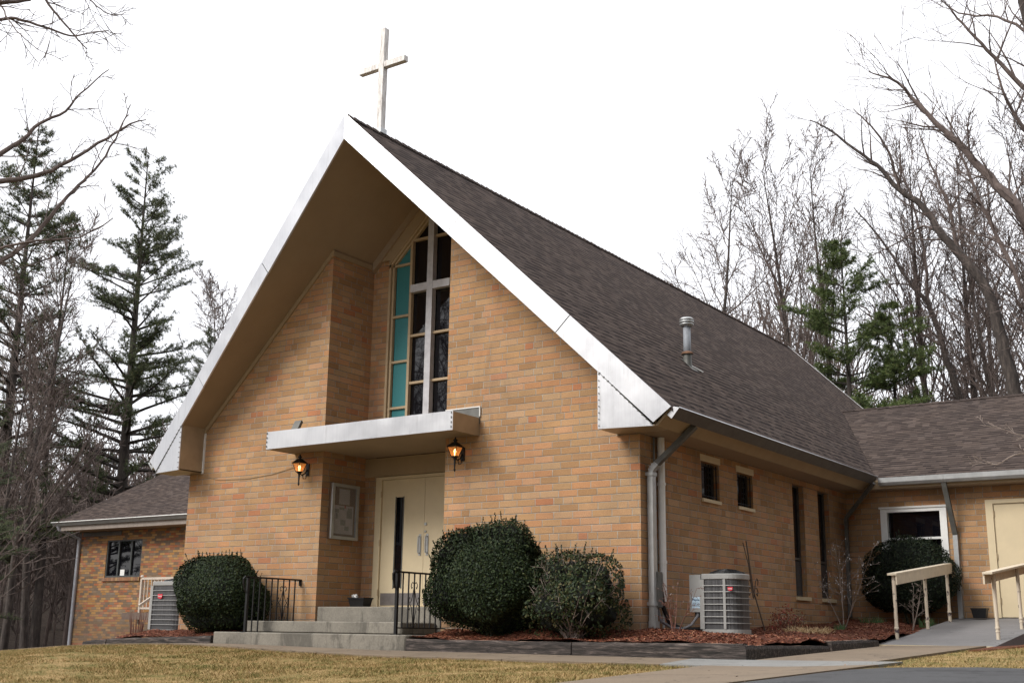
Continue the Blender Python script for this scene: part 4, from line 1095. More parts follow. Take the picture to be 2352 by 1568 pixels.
# ---------------- vegetation ----------------
def rdir(q):
    while 1:
        v_ = Vector((q.uniform(-1, 1), q.uniform(-1, 1), q.uniform(-1, 1)))
        if .05 < v_.length < 1: return v_.normalized()
def leaf(m, c, d, n_, L, W):
    """folded pointed leaf, one island"""
    s = d.cross(n_).normalized()*W
    k = len(m.v); m.v += [tuple(c-d*L), tuple(c-s), tuple(c+d*L), tuple(c+s)]; m.f.append((k, k+1, k+2, k+3))
def bush(label, loc, rx, ry, rz, n, mat, seed, leafL=.02, shape=None, sprigs=40, lump=.09, core=.9, twigs=0, grp=None, twm=None, low=.0, gaps=0.):
    q = random.Random(seed); t = thing('shrub', label, 'shrub', grp, loc)
    ph = [(rdir(q)*q.uniform(1.5, 5), q.uniform(0, 6.28)) for _ in range(14)]
    def rad(d):
        r = 1+lump*sum(math.sin(d.dot(k)*1.6+p) for k, p in ph)/3.5
        return r*(shape(d) if shape else 1)
    def P(d, f): r = rad(d)*f; return Vector((d.x*rx*r, d.y*ry*r, rz+d.z*rz*r))
    m = MB()
    for _ in range(n):
        d = rdir(q)
        if d.z < -.55 and q.random() < .5: continue
        f = 1-abs(q.gauss(0, .05))+q.uniform(-.02, .02)
        if gaps and math.sin(d.x*7+1)*math.sin(d.z*6+2)*math.sin(d.y*7) > .35-gaps: f *= q.uniform(.6, .95)
        c = P(d, f)
        if c.z < -.02+low: continue
        nn = (d+rdir(q)*.8).normalized(); dd = nn.cross(rdir(q)).normalized()
        leaf(m, c, dd, nn, leafL*q.uniform(.7, 1.3), leafL*.55*q.uniform(.7, 1.2))
    tw = MB()
    for _ in range(sprigs):
        d = (rdir(q)+Vector((0, 0, 1.0))).normalized(); c = P(d, .97); g = (d*.5+Vector((q.uniform(-.3, .3), q.uniform(-.3, .3), 1))).normalized(); L = q.uniform(.04, .16)
        tw.tube([c-g*.05, c+g*L*.6, c+g*L+rdir(q)*.01], [.003, .0025, .001], 3)
        for k in range(int(L/.011)):
            cc = c+g*(k*.011)+rdir(q)*.008; leaf(m, cc, (g+rdir(q)*.9).normalized(), rdir(q), leafL*.8, leafL*.42)
    m.build('foliage', mat, t, uv=False)
    for _ in range(twigs):
        d = rdir(q); d.z = abs(d.z)*.8-.1; d.normalize(); c0 = Vector((q.uniform(-.1, .1), q.uniform(-.1, .1), .02)); c1 = P(d, q.uniform(.9, 1.08)); mid = c0.lerp(c1, .5)+rdir(q)*.06
        tw.tube([c0, mid, c1], [.008, .005, .002], 4)
        for k in range(4):
            a = mid.lerp(c1, q.uniform(0, .9)); b_ = a+(d+rdir(q)*.8).normalized()*q.uniform(.06, .2); tw.tube([a, b_], [.003, .0012], 3)
    for k in range(6):
        a = k; c1 = Vector((rx*.5*math.cos(a), ry*.5*math.sin(a), rz)); tw.tube([Vector((.04*math.cos(a), .04*math.sin(a), -.05)), c1*.5+Vector((0, 0, rz*.2)), c1], [.016, .012, .006], 5)
    tw.build('stems', twm or DTW, t, uv=False)
    # dense inner leaf mass
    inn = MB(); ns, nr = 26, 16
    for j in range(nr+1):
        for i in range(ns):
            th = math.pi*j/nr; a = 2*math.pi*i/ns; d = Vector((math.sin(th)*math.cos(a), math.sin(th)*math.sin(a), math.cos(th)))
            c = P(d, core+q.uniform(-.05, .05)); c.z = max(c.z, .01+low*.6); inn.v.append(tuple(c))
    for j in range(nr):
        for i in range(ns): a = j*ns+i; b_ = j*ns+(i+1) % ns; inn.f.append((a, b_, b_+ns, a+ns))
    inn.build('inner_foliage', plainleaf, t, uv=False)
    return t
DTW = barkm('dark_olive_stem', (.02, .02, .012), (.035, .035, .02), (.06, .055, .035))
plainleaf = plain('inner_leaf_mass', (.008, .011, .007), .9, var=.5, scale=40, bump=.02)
def sq(d):   # boxier outline
    return (abs(d.x)**2.25+abs(d.y)**2.25+abs(d.z)**2.25)**(-1/2.25)/1.03
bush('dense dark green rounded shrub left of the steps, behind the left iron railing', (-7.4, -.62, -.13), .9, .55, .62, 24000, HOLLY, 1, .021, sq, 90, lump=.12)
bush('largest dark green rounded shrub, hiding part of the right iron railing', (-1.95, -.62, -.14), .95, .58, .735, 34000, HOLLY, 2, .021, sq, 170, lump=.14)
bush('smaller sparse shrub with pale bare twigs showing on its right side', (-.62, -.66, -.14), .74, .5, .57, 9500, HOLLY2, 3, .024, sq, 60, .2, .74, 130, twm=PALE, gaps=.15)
def mush(d):
    return (1.08 if d.z > -.1 else 1.08-.42*min(1, (-.1-d.z)*1.25))*((abs(d.x)**2.4+abs(d.y)**2.4+abs(d.z)**2.4)**(-1/2.4)/1.06)
bush('large dark evergreen bush, narrow at its foot, under the white-framed wing window', (1.25, 7.62, .06), .83, .42, .79, 17000, YEW, 4, .02, mush, 30, .08, .82)

def grow(q, M, p, d, L, r, lev, maxlev, par):
    n = max(2, int(par['seg'][lev])); pts = [p.copy()]; rs = [r]; dd = d.copy(); st_ = L/n
    for i in range(n):
        dd = (dd+rdir(q)*par['wob'][lev]+Vector((0, 0, par['up'][lev]))).normalized()
        p = p+dd*st_; pts.append(p.copy()); rs.append(max(par['rmin'], r*(1-(i+1)/n*par['tap'])))
    M[0 if lev == 0 else 1].tube(pts, rs, (8, 5, 4, 3, 3)[lev], cap=False)
    if lev >= maxlev: return
    N = par['n'][lev]
    for k in range(N):
        t0 = par['t0'][lev]; t = t0+(1-t0)*((k+q.random())/N)
        i = min(n-1, int(t*n)); f = t*n-i; b = pts[i].lerp(pts[i+1], f); ax = (pts[i+1]-pts[i]).normalized()
        sdv = ax.cross(rdir(q)).normalized(); a = R(q.uniform(*par['ang'][lev]))
        nd_ = (ax*math.cos(a)+sdv*math.sin(a)).normalized()
        Lc = L*par['len'][lev]*(1-par['fall'][lev]*t)*q.uniform(.7, 1.15)
        rc = max(par['rmin'], (rs[i]*(1-f)+rs[i+1]*f)*par['rr']*q.uniform(.75, 1.05))
        grow(q, M, b, nd_, Lc, rc, lev+1, maxlev, par)
PAR = dict(seg=(12, 6, 4, 2), wob=(.045, .16, .22, .3), up=(.03, .1, .07, .05), rmin=.011, tap=.93, n=(20, 9, 6, 3), t0=(.3, .12, .1, .1),
           ang=((22, 45), (25, 50), (25, 60), (25, 60)), len=(.42, .46, .5, .5), fall=(.72, .5, .4, .3), rr=.52)
def bare(seed, Ht, r, maxlev=3, **kw):
    q = random.Random(seed); par = dict(PAR); par.update(kw); M = (MB(), MB())
    grow(q, M, Vector((0, 0, -.3)), Vector((q.uniform(-.04, .04), q.uniform(-.04, .04), 1)).normalized(), Ht, r, 0, maxlev, par)
    return M
def treething(M, name, label, cat, loc, grp, mt=BARK, mc=TWIG):
    t = thing(name, label, cat, grp, loc); a = M[0].build('trunk', mt, t, smooth=True, uv=False); b = M[1].build('crown', mc, t, uv=False); return t
def dup(root, loc, rotz, s, label, sz=None):
    r = root.copy(); col.objects.link(r); r.location = loc; r.rotation_euler = (0, 0, rotz); r.scale = (s, s, sz or s); r['label'] = label
    for c_ in list(root.children): c = c_.copy(); col.objects.link(c); c.parent = r
    return r
GR = 'bare deciduous trees behind the church'
LG = 'bare trees at the left of the church'
def gz(x, y): return H(x, y)
T1 = treething(bare(11, 20.5, .22, 3, n=(26, 10, 7, 3), t0=(.22, .1, .1, .1)), 'bare_tree', 'bare tree with a forked crown above the roof, right of the vent', 'tree', (-16.6, 37.3, gz(-16.6, 37.3)), GR)
T1.scale = (1.15, 1.15, 1.12)
T2 = treething(bare(12, 21, .24, 3, n=(28, 10, 6, 3), ang=((14, 30), (22, 42), (25, 60), (25, 60)), len=(.5, .42, .5, .5)), 'bare_tree', 'tall slender bare tree rising above the far end of the roof ridge', 'tree', (-10.6, 33.5, gz(-10.6, 33.5)), GR)
T3 = treething(bare(13, 20, .2, 3, n=(24, 9, 6, 3), ang=((12, 30), (20, 45), (25, 60), (25, 60)), len=(.5, .42, .5, .5)), 'bare_tree', 'bare tree with upright branches directly behind the small green pine', 'tree', (-8.6, 33.0, gz(-8.6, 33.)), GR)
R_ = random.Random(21)
rt_labels = [
 (T2, -6.2, 36, 1.5, .98, 'upright bare tree just right of the small green pine'),
 (T3, -4.2, 38, .3, 1.05, 'bare tree rising between the pine and the leaning limb at the right'),
 (T1, -2.4, 33, 2.6, .86, 'shorter bare tree with a dense crown, above the left part of the wing roof'),
 (T2, -1.0, 36, 4.0, .9, 'thin bare tree above the middle of the wing roof'),
 (T3, .5, 31, 5.0, .95, 'bare tree with upright twigs near the right edge, above the wing roof'),
 (T1, 2.2, 34, 3.9, .9, 'bare tree cut by the right edge of the photo, above the wing roof'),
 (T2, -12.9, 39, 3.3, .8, 'smaller bare tree between the two slender trees over the roof ridge'),
 (T3, -5.4, 44, 3.1, 1.1, 'tall slender bare tree far behind the pines'),
 (T3, -1.6, 45, 1.9, 1.15, 'tallest slender bare tree far behind the right part of the wing roof'), (T2, 3.4, 40, 2.4, 1.05, 'slender bare tree partly outside the right edge'),
 (T3, -19.8, 41, 2.2, .55, 'low bare tree whose twigs barely clear the roof ridge, leftmost of those behind the church'),
]
for src, x, y, a, s, lb in rt_labels: dup(src, (x, y, gz(x, y)), a, s, lb)

# left side woods
L1 = treething(bare(31, 17, .2, 3, n=(18, 8, 6, 3), rmin=.014), 'bare_tree', 'bare tree with a leaning dark trunk between the two tall pines', 'tree', (-32.9, 13.2, gz(-32.9, 13.2)), LG)
L1.rotation_euler = (R(2), R(5), 0)
for x, y, a, s, lb in [(-29.6, 10.6, 2., .8, 'thin bare tree just right of the leftmost tall pine'), (-37.4, 27.2, 1., 1.0, 'bare multi-stemmed tree right of the big pine, beside the white roof edge'),
                       (-40.5, 30.0, 4.2, .93, 'bare tree behind the right-hand branches of the big pine'), (-27.2, 7.3, 3.4, .62, 'small bare tree left of the corner of the mixed brick building'),
                       (-36., 12., 5.1, .8, 'bare tree behind the leftmost pine, low at the left edge')]:
    dup(L1, (x, y, gz(x, y)-.2), a, s, lb)

L2 = treething(bare(35, 6.5, .09, 3, n=(16, 8, 5, 3), t0=(.12, .1, .1, .1), ang=((35, 70), (25, 55), (25, 60), (25, 60)), len=(.6, .5, .5, .5), rmin=.009), 'bare_tree', 'small spreading bare tree left of the mixed brick building', 'tree', (-22.3, 3.6, gz(-22.3, 3.6)), LG, BARK, TWIG)
for x, y, a, s, lb in [(-28.4, 9.0, .6, .72, 'bare tree with fine grey twigs in front of the leftmost tall pine'), (-38.9, 27.0, 3.7, .82, 'bare tree standing close against the white fascia at the left')]:
    r_ = dup(T1, (x, y, gz(x, y)-.2), a, s, lb); r_['group'] = LG
def pine(seed, Ht, r, R0, zbase, sub=8, needle=.16, mat=PINE, dens=1., irr=.35, step=.62, droop=-.12, tuft=9):
    q = random.Random(seed); tr, fo, li = MB(), MB(), MB()
    lean = Vector((q.uniform(-.02, .02), q.uniform(-.02, .02), 1))
    tr.tube([lean*(Ht*k/10)-Vector((0, 0, .3 if k == 0 else 0)) for k in range(11)], [max(.02, r*(1-k/10.3)) for k in range(11)], 8, cap=False)
    z = zbase*Ht
    while z < Ht*.985:
        f = (z-zbase*Ht)/(Ht*(1-zbase)); prof = R0*(1-f)**.5*(.6+.4*min(1, f*5+.3))*(.8+.25*math.sin(z*1.7+seed)*math.sin(z*.6+2))
        nb_ = q.choice((2, 3, 4, 5))
        for k in range(nb_):
            if q.random() < irr*.35: continue
            a = q.uniform(0, 6.28); L = prof*q.uniform(1-irr, 1+irr*.45)
            if L < .25: L = .25
            el = q.uniform(-.05, .25)+f*.55; d = Vector((math.cos(a)*math.cos(el), math.sin(a)*math.cos(el), math.sin(el)))
            p = lean*z; pts = [p.copy()]; dd = d.copy(); n = 5
            for i in range(n):
                dd = (dd+Vector((0, 0, droop*(1-i/2.2)))*.35+rdir(q)*.07).normalized(); p = p+dd*L/n; pts.append(p.copy())
            rb_ = max(.014, r*.3*(1-f)+.01); li.tube(pts, [rb_*(1-i/(n+.4)) for i in range(n+1)], 4, cap=False)
            ns = int(sub*max(1., L/1.3)*dens)
            for s_ in range(ns):
                t = .3+.7*(s_+q.random())/ns; i = min(n-1, int(t*n)); c = pts[i].lerp(pts[i+1], t*n-i); ax = (pts[i+1]-pts[i]).normalized()
                sd_ = ax.cross(Vector((0, 0, 1))).normalized()*q.choice((-1, 1)); b_ = (ax*.8+sd_*q.uniform(.2, 1)+Vector((0, 0, q.uniform(-.3, .8)))).normalized()
                l2 = min(L*.5, q.uniform(.25, .95))*(1.1-t*.5); e = c+b_*l2+Vector((0, 0, .12*l2)); li.tube([c, e], [.009, .004], 3, cap=False)
                for u in range(max(2, int(l2/.085))):
                    fu = u/max(1, l2/.085)
                    g = c.lerp(e, .2+.8*fu)+rdir(q)*.07
                    for w_ in range(tuft):
                        nd_ = (b_*.7+rdir(q)*.95).normalized(); s2 = nd_.orthogonal().normalized()*.0095; kk = len(fo.v)
                        fo.v += [tuple(g-s2), tuple(g+s2), tuple(g+nd_*needle*q.uniform(.6, 1.2))]; fo.f.append((kk, kk+1, kk+2))
        z += step*q.uniform(.7, 1.2)
    return tr, li, fo
def pinething(P, label, loc, grp=None, mat=PINE, name='pine_tree'):
    t = thing(name, label, 'pine tree', grp, loc); P[0].build('trunk', PBARK, t, uv=False, smooth=True); P[1].build('branches', PBARK, t, uv=False); P[2].build('crown', mat, t, uv=False); return t
PG = 'tall dark pines at the left'
pA = pinething(pine(41, 20.8, .3, 4.4, .2, 12, .16, tuft=8, step=.44), 'tall dark pine at the left edge of the photo, with a dense crown', (-32.6, 11.0, gz(-32.6, 11)), PG)
pB = pinething(pine(42, 21.4, .33, 5.6, .22, 12, .16, tuft=8, irr=.5, step=.4), 'big dark pine with long layered branches behind the mixed brick building', (-35.2, 18.2, gz(-35.2, 18.2)), PG)
pC = dup(pB, (-25.6, 5.6, gz(-25.6, 5.6)-.2), 2.2, .42, 'short dark pine with low green boughs left of the mixed brick building', .40)
pD = dup(pA, (-36.5, 7.0, gz(-36.5, 7)), 4.4, .8, 'dark pine partly outside the left edge, behind the nearer branches')
pH = dup(pA, (-38.3, 25.0, gz(-38.3, 25.0)), 1.3, .69, 'smaller dark pine partly hidden behind the white roof edge at the left')
pE = pinething(pine(44, 15.4, .19, 3.5, .2, 14, .17, tuft=12, irr=.55, step=.4), 'young green pine with an open crown above the junction of the two roofs', (-7.0, 29.6, gz(-7, 29.6)), 'green pines behind the wing', PINE2)
pE.scale = (1.2, 1.2, 1)
pF = dup(pE, (-5.7, 30.9, gz(-5.7, 30.9)), 2.1, 1.05, 'lower bushy green pine just right of the young open pine, above the wing ridge', .84)

# trees with individually modelled limbs
LIMBS = {"left_near":[[[[-13.74,-2.85,-2.01],[-13.96,-3.28,3.23],[-14.09,-3.55,7.32],[-14.22,-3.82,10.83],[-14.33,-4.06,13.59]],0.294,0.098],[[[-14.22,-3.82,10.83],[-13.42,-3.54,11.27],[-12.57,-3.18,11.41],[-12.36,-2.79,11.59],[-12.1,-2.33,11.81]],0.098,0.029],[[[-14.21,-3.8,10.37],[-13.81,-3.33,11.3],[-13.4,-2.87,11.53],[-13.11,-2.33,11.69],[-12.97,-2.09,11.78],[-12.7,-1.63,11.73],[-12.43,-1.2,11.65],[-12.26,-0.92,11.76],[-12.03,-0.58,11.93]],0.059,0.01],[[[-14.27,-3.94,12.19],[-13.23,-2.99,13.0],[-12.3,-2.37,12.42],[-12.09,-2.02,11.95],[-11.97,-1.82,11.68],[-11.8,-1.56,11.37],[-11.71,-1.41,11.19],[-11.63,-1.29,11.07]],0.044,0.01],[[[-13.4,-2.21,12.18],[-12.74,-2.36,11.57],[-12.05,-2.47,10.98],[-11.88,-2.18,10.74]],0.02,0.007],[[[-13.2,-1.85,12.98],[-12.68,-1.29,13.0],[-12.31,-0.98,12.58],[-12.11,-0.67,12.33],[-11.96,-0.46,12.31],[-11.87,-0.32,12.42]],0.024,0.007],[[[-14.08,-3.53,7.15],[-14.32,-2.6,8.11],[-14.53,-1.66,8.93],[-14.31,-1.28,9.45],[-14.1,-0.92,9.87],[-13.97,-0.7,10.27],[-13.71,-0.29,10.66],[-13.57,-0.07,11.12],[-13.28,0.37,11.79]],0.088,0.01],[[[-14.06,-3.49,6.48],[-14.15,-2.65,7.79],[-14.2,-1.81,8.53],[-13.98,-1.4,8.75],[-13.65,-0.85,8.96],[-13.31,-0.32,9.41],[-12.93,0.25,10.04],[-12.67,0.62,10.45],[-12.49,0.87,10.6]],0.098,0.01],[[[-13.99,-3.34,5.16],[-13.8,-2.12,6.28],[-13.56,-0.92,7.46],[-13.3,-0.5,8.29],[-13.1,-0.19,8.87],[-12.89,0.13,9.42],[-12.7,0.39,10.22],[-12.61,0.53,10.85]],0.073,0.01],[[[-14.06,-3.48,6.14],[-13.11,-2.56,6.57],[-12.21,-1.84,6.96],[-11.68,-1.0,7.23],[-11.35,-0.51,7.71]],0.044,0.01]],"right_big":[[[[1.97,25.72,-2.86],[1.6,25.67,2.74],[1.19,25.6,7.46],[1.07,25.58,10.3],[1.07,25.58,13.24],[1.23,25.61,17.36],[1.17,25.6,19.85],[0.99,25.57,21.78],[0.66,25.51,24.57]],0.449,0.098],[[[1.23,25.61,17.36],[0.28,25.1,18.68],[-0.37,24.63,19.71],[-0.98,24.5,20.73],[-1.09,24.48,21.09]],0.098,0.016],[[[1.16,25.6,15.51],[0.56,25.0,16.82],[0.34,24.45,17.6],[0.21,24.43,18.57]],0.082,0.024],[[[1.13,25.59,8.16],[1.14,25.0,9.87],[0.67,24.31,12.86],[-0.02,24.18,14.14],[-0.89,24.0,15.49],[-1.91,23.76,16.89],[-2.77,23.53,18.21],[-3.63,23.28,18.75]],0.277,0.016],[[[-2.2,24.9,17.4],[-2.57,24.36,18.42],[-2.81,23.85,19.17]],0.049,0.012],[[[1.17,25.6,19.85],[0.1,26.06,20.97],[-1.26,26.44,21.73],[-2.06,26.26,22.77]],0.065,0.016],[[[1.61,25.67,5.38],[0.62,26.01,9.02],[-0.47,26.3,12.83],[-1.13,26.17,14.8],[-1.55,26.07,16.62],[-1.88,26.0,17.83]],0.114,0.016]],"right_leaning":[[[[-1.24,31.26,-0.54],[-1.23,31.26,6.29],[-1.46,31.22,8.71],[-1.74,31.16,10.7],[-2.03,31.1,12.57],[-2.96,30.89,14.22],[-3.51,30.76,15.07],[-4.05,30.62,16.2],[-4.86,30.4,17.02],[-5.51,30.21,18.02],[-6.04,30.05,18.55],[-7.34,29.63,19.92],[-7.97,29.41,20.38]],0.319,0.019],[[[-3.51,30.76,15.07],[-4.23,31.04,15.57],[-5.33,31.2,15.1],[-6.47,30.86,14.66]],0.066,0.014],[[[-4.86,30.4,17.02],[-5.05,29.87,18.46],[-5.48,29.26,19.44],[-6.07,29.08,20.26]],0.075,0.019],[[[-2.96,30.89,14.22],[-3.09,30.57,15.92],[-3.51,30.17,17.67],[-3.88,30.08,19.17]],0.084,0.019]],"right_forked":[[[[-4.04,34.75,0.19],[-4.09,34.73,6.93],[-4.3,34.68,9.4],[-4.72,34.58,11.52],[-5.17,34.46,13.41],[-5.85,34.28,14.42],[-6.83,33.99,16.44],[-7.78,33.7,17.91]],0.224,0.02],[[[-5.17,34.46,13.41],[-5.24,34.8,15.33],[-5.6,35.07,17.82],[-6.0,34.96,19.88]],0.092,0.02],[[[-4.72,34.58,11.52],[-5.89,34.82,12.39],[-7.19,35.0,12.99],[-8.35,34.63,13.84]],0.071,0.02]],"right_front":[[[[5.28,6.99,-0.86],[5.19,6.98,1.75],[5.16,6.97,3.83],[5.12,6.98,5.9],[5.22,7.0,8.2]],0.128,0.02],[[[5.16,6.97,2.57],[4.41,6.25,2.67],[3.75,5.5,2.76],[3.36,5.42,2.6],[3.06,5.35,2.72]],0.021,0.005],[[[5.15,6.97,3.12],[4.13,6.99,3.21],[3.47,7.03,3.27],[3.14,6.96,3.4],[2.81,6.89,3.49]],0.017,0.005]]}
def twigs_on(q, M, pts, r0, r1, dens, tl, rmin, lev=2):
    n = len(pts)-1
    L = sum((pts[i+1]-pts[i]).length for i in range(n)); N = int(L*dens); par = dict(PAR); par['rmin'] = rmin
    par['n'] = (0, 7, 5, 3); par['up'] = (0, .06, .05, .04)
    for k in range(N):
        t = (k+q.random())/N*.98+.02; i = min(n-1, int(t*n)); b = pts[i].lerp(pts[i+1], t*n-i); ax = (pts[i+1]-pts[i]).normalized()
        sdv = ax.cross(rdir(q)).normalized(); a = R(q.uniform(28, 58)); r = r0+(r1-r0)*t
        grow(q, M, b, (ax*math.cos(a)+sdv*math.sin(a)).normalized(), tl*q.uniform(.5, 1.2)*(1-.45*t), max(rmin, min(r*.45, tl*.014)), 4-lev, 3, par)
def limbtree(key, label, grp, seed, dens, tl, rmin, mt=BARK, mc=TWIG, trunk_t=.35, skiptrunk=False):
    q = random.Random(seed); M = (MB(), MB()); L = LIMBS[key]
    for i, (pts, r0, r1) in enumerate(L):
        P = [Vector(p) for p in pts]
        # smooth the limb with a little natural wander
        S = []
        for a in range(len(P)-1):
            p0 = P[max(a-1, 0)]; p1 = P[a]; p2 = P[a+1]; p3 = P[min(a+2, len(P)-1)]
            for k in range(4):
                t = k/4; S.append(.5*((2*p1)+(p2-p0)*t+(2*p0-5*p1+4*p2-p3)*t*t+(3*p1-p0-3*p2+p3)*t**3)+rdir(q)*min(.05, (p2-p1).length*.02))
        S.append(P[-1]); n = len(S)
        M[0 if i == 0 else 1].tube(S, [r0+(r1-r0)*(k/(n-1))**.8 for k in range(n)], 8 if r0 > .08 else 5, cap=False)
        if i == 0:
            if not skiptrunk: twigs_on(q, M, S[int(n*trunk_t):], r0, r1, dens*.7, tl*1.1, rmin)
        else: twigs_on(q, M, S[int(n*.12):], r0, r1, dens, tl, rmin)
    base = Vector(L[0][0][0]); 
    for mm_ in M: mm_.v = [(v_[0]-base.x, v_[1]-base.y, v_[2]-base.z) for v_ in mm_.v]
    return treething(M, 'bare_tree', label, 'tree', tuple(base), grp, mt, mc)
limbtree('left_near', 'nearest bare tree, whose long branches reach in from the left edge and top left corner', LG, 51, 2.7, 1.2, .0065, trunk_t=.7, skiptrunk=True)
limbtree('right_big', 'large bare tree at the right edge with a thick slanting limb', GR, 52, 3.0, 3.0, .009, trunk_t=.3)
limbtree('right_leaning', 'bare tree with a long leaning trunk curving up to the left of the thick limb', GR, 53, 2.7, 2.8, .0095, trunk_t=.3)
limbtree('right_forked', 'forked bare tree leaning left just behind the green pines', GR, 54, 2.6, 2.6, .0095, trunk_t=.35)
limbtree('right_front', 'bare tree outside the right edge with pale twigs hanging over the wing roof', None, 55, 2.6, .5, .004, PALE, PALE, trunk_t=.5)
# trees across the drive, seen mirrored in the tall window
MG = 'bare trees across the drive mirrored in the tall window'
m1 = dup(T1, (-18.5, -17.5, gz(-18.5, -17.5)), 1., .85, 'bare tree mirrored in the left black panes of the tall window'); m1['group'] = MG
m2 = dup(T1, (-23.5, -21.5, gz(-23.5, -21.5)), 2., 1.0, 'bare tree mirrored in the right black panes of the tall window'); m2['group'] = MG
m3 = dup(T2, (-25.5, -29.0, gz(-25.5, -29.0)), 3., 1.05, 'slender bare tree mirrored at the edge of the tall window'); m3['group'] = MG

# far wood: too many stems to count
def wood(name, label, n, fx, seed, hs_, rmin=.022):
    q = random.Random(seed); M = MB(); par = dict(PAR); par['rmin'] = rmin; par['n'] = (10, 5, 2, 0); par['seg'] = (5, 3, 2, 1); par['t0'] = (.12, .1, .1, .1); M2 = (M, M)
    for _ in range(n):
        x, y = fx(q); h = q.uniform(*hs_)
        grow(q, M2, Vector((x, y, H(x, y)-.3)), Vector((q.uniform(-.1, .1), q.uniform(-.1, .1), 1)).normalized(), h, q.uniform(.03, .1), 0, 2, par)
    return tag(M.build(name, TWIG, uv=False), label, 'woodland', kind='stuff')
def fl_(q):
    while 1:
        a = q.uniform(0, 1); px_dir = Vector((-.86-.1*(a-.5), .5+.42*(a-.35), 0)).normalized(); r = q.uniform(48, 105)
        p = CAM+px_dir*r
        if not (-24 < p.x and 6 < p.y < 22): return p.x, p.y
wood('brushwood', 'purplish brown brushwood and thin trunks filling the slope at the left', 620, fl_, 61, (3, 9))
def fr_(q):
    a = q.uniform(-.18, .62); r = q.uniform(58, 95); d = Vector((-.5+a*.62, .9, 0)).normalized(); p = CAM+d*r; return p.x, p.y
wood('thicket', 'fine bare twigs of the distant wood behind the wing roof', 200, fr_, 62, (11, 19), .026)

# bare wood behind the viewer, then evergreen trees added to shade the side wall
def fb_(q):
    a = q.uniform(-1, 1); r = q.uniform(16, 40); d = Vector((-.75+a*.55, -.66+a*-.2, 0)).normalized(); p = CAM+d*r; return p.x, p.y
wood('roadside_wood', 'bare roadside wood behind the viewer, mirrored in the window glass', 130, fb_, 63, (9, 17), .03)
def shade_evergreens():
    q = random.Random(64); m = MB()
    for _ in range(80):
        k = q.random(); x = q.uniform(14.5, 30); y = q.uniform(-24, 7.5); Ht = q.uniform(19, 28); R0 = Ht*.24; z0 = H(x, y)
        m.tube([(x, y, z0-.3), (x, y, z0+Ht*.9)], [.22, .03], 6)
        for _ in range(4600):
            f = q.random()**.8; a = q.uniform(0, 6.28); rr_ = R0*(1-f)*q.uniform(.3, 1.05)+.1; c = Vector((x+rr_*math.cos(a), y+rr_*math.sin(a), z0+.6+f*(Ht-.6)-rr_*.25))
            leaf(m, c, Vector((math.cos(a), math.sin(a), q.uniform(-.5, .2))).normalized(), (rdir(q)+Vector((0, 0, 1))).normalized(), .24, .085)
    tag(m.build('shade_evergreen_wood', YEW, uv=False), 'dense dark evergreen wood, unseen, added right of the driveway to shade the side wall', 'woodland', kind='stuff')
shade_evergreens()

# low bare shrubs, sprouts, straw, red-leaved bush in the beds
def twigbush(label, loc, h, spread, n, mat, seed, buds=0, lev=2, name='bare_shrub', grp=None, rmin=.0022):
    q = random.Random(seed); M = (MB(), MB()); par = dict(PAR); par['rmin'] = rmin; par['n'] = (7, 4, 2, 0); par['seg'] = (6, 4, 2, 2); par['t0'] = (.25, .15, .1, 0); par['len'] = (.45, .45, .4, .4); par['ang'] = ((35, 75), (25, 55), (25, 60), (20, 50)); par['up'] = (.02, .02, .02, .0)
    for k in range(n):
        a = q.uniform(0, 6.28); d = Vector((math.cos(a)*spread, math.sin(a)*spread, 1)).normalized()
        grow(q, M, Vector((q.uniform(-.04, .04), q.uniform(-.04, .04), -.03)), d, h*q.uniform(.75, 1.1), .009, 0, lev, par)
    t = thing(name, label, 'shrub', grp, loc); M[0].build('stems', mat, t, uv=False); M[1].build('twigs', mat, t, uv=False)
    if buds:
        B = MB(); vs_ = M[1].v
        for _ in range(buds):
            c = Vector(q.choice(vs_)); r_ = q.uniform(.004, .009)
            k = len(B.v); B.v += [tuple(c+Vector(e)*r_) for e in ((1, 0, 0), (-1, 0, 0), (0, 1, 0), (0, -1, 0), (0, 0, 1.6), (0, 0, -1.6))]
            for f in ((0, 2, 4), (2, 1, 4), (1, 3, 4), (3, 0, 4), (2, 0, 5), (1, 2, 5), (3, 1, 5), (0, 3, 5)): B.f.append(tuple(k+i for i in f))
        B.build('buds', WHITE if buds > 60 else PALE, t, uv=False)
    return t
twigbush('bare shrub dotted with pale buds in front of the two tall side windows', (.75, 5.5, .1), 1.35, .4, 6, PALE, 71, 110)
twigbush('thin bare rose with reddish twigs between the corner downpipe and the air conditioner', (.5, -.05, -.03), .75, .45, 4, RTWIG, 72, 50)
twigbush('small bare sapling with pale stems between the ramp handrail posts, against the dark bush', (1.72, 6.0, .08), .85, .3, 3, PALE, 73, 0)
def redbush():
    q = random.Random(74); t = twigbush('low bush with red leaves and tan seed heads, right of the air conditioner', (.7, 3.3, -.0), .36, .8, 12, RTWIG, 75, 0, name='red_leaved_bush')
    m = MB(); s = MB()
    for _ in range(420):
        d = rdir(q); d.z = abs(d.z); c = Vector((d.x*.28-.0, d.y*.38-.12, d.z*.34+.04))*q.uniform(.6, 1.1)
        leaf(m if c.y < .02+q.uniform(-.1, .1) else s, c, rdir(q), rdir(q), .02, .009)
    m.build('red_leaves', REDL, t, uv=False); s.build('dry_leaves', STRAW, t, uv=False)
redbush()
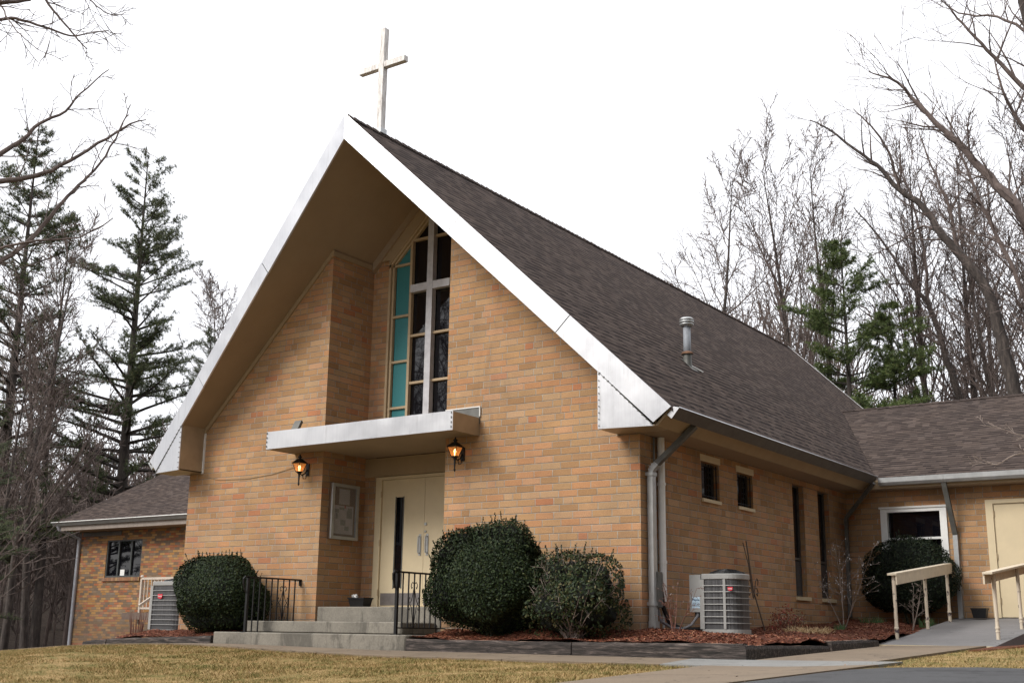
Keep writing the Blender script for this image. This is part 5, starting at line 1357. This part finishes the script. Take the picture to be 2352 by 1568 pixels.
def tuftbed(name, label, loc, n, h, rx, ry, mat, seed, cat='plant', flop=.4, wd=.005):
    q = random.Random(seed); m = MB()
    for _ in range(n):
        a = q.uniform(0, 6.28); r = math.sqrt(q.random()); b = Vector((rx*r*math.cos(a), ry*r*math.sin(a), -.01)); d = (Vector((q.uniform(-flop, flop), q.uniform(-flop, flop), 1))).normalized(); L = h*q.uniform(.5, 1.1)
        s = d.orthogonal().normalized()*wd; mid = b+d*L*.6; e = b+d*L+Vector((d.x, d.y, -.2))*L*.3; k = len(m.v)
        m.v += [tuple(b-s), tuple(b+s), tuple(mid+s*.7), tuple(mid-s*.7), tuple(e)]; m.f += [(k, k+1, k+2, k+3), (k+3, k+2, k+4)]
    o = m.build(name, mat, uv=False); o.location = loc; return tag(o, label, cat)
tuftbed('dry_grass_tuft', 'flattened tuft of straw-coloured dry grass behind the blackened timber', (1.15, 2.9, .0), 420, .14, .3, .5, STRAW, 81, 'grass tuft', 1.4)
tuftbed('bulb_sprouts', 'small clump of green bulb shoots below the first tall side window', (1.0, 4.6, .06), 40, .13, .09, .09, SPROUT, 82)
tuftbed('bulb_sprouts', 'green bulb shoots at the foot of the corner downpipe of the wing', (.75, 7.0, .16), 70, .19, .2, .2, SPROUT, 83)
tuftbed('bulb_sprouts', 'green bulb shoots just left of the middle post of the ramp handrail', (1.75, 6.7, .13), 60, .19, .12, .22, SPROUT, 84)
def dead(label, loc, seed):
    q = random.Random(seed); m = MB(); n_ = 22
    for _ in range(n_):
        a = q.uniform(0, 6.28); b = Vector((.09*math.cos(a), .09*math.sin(a), -.02)); m.tube([b, b*1.2+Vector((0, 0, .2)), b*q.uniform(.9, 1.8)+Vector((0, 0, q.uniform(.3, .5)))], [.009, .007, .003], 4)
    o = m.build('dead_plant', RTWIG, uv=False); o.location = loc; return tag(o, label, 'plant')
dead('clump of brown dead stalks at the left bed, left of the air conditioner', (-9.75, -.35, -.22), 91)

# lawn blades
q = random.Random(99); m = MB()
def blades(n, x0, x1, y0, y1, ok, h0=.03):
    for _ in range(n):
        x = q.uniform(x0, x1); y = y1-(y1-y0)*q.random()**1.25
        if not ok(x, y): continue
        cl = math.sin(x*1.9+2*math.sin(y*1.3))*math.sin(y*2.3+x*.7)+.8*math.sin(x*7+y*3)*math.sin(y*9-x*4)
        h = h0*q.uniform(.5, 1.2)*(1+.3*cl); z = H(x, y)-.005; a = q.uniform(0, 6.28); fl2 = q.uniform(.4, 2.2); w_ = q.uniform(.002, .005)
        dx, dy = math.cos(a), math.sin(a); k = len(m.v)
        m.v += [(x-dy*w_, y+dx*w_, z), (x+dy*w_, y-dx*w_, z), (x+dx*h*fl2, y+dy*h*fl2, z+h)]; m.f.append((k, k+1, k+2))
blades(230000, -14.5, 1.84, -6.9, -2.0, lambda x, y: True)
blades(9000, 3.42, 5.6, -2.36, 2.6, lambda x, y: True)
tag(m.build('lawn_grass', BLADE, uv=False), 'short tan and green blades of the dormant lawn', 'grass', kind='stuff')
m = MB()
for _ in range(60):
    x = q.uniform(-9, 4.5); y = q.uniform(-5, -1.3)
    c = Vector((x, y, H(x, y)+.04)); c.z -= .006; leaf(m, c, Vector((q.uniform(-1, 1), q.uniform(-1, 1), q.uniform(-.15, .15))).normalized(), Vector((0, 0, 1)), .022, .012)
tag(m.build('fallen_leaves', leafm('dead_leaf', [(0, (.12, .07, .045)), (1, (.3, .19, .12))], .8, .2), uv=False), 'scattered dead brown leaves lying on the lawn and walk', 'leaves', kind='stuff')
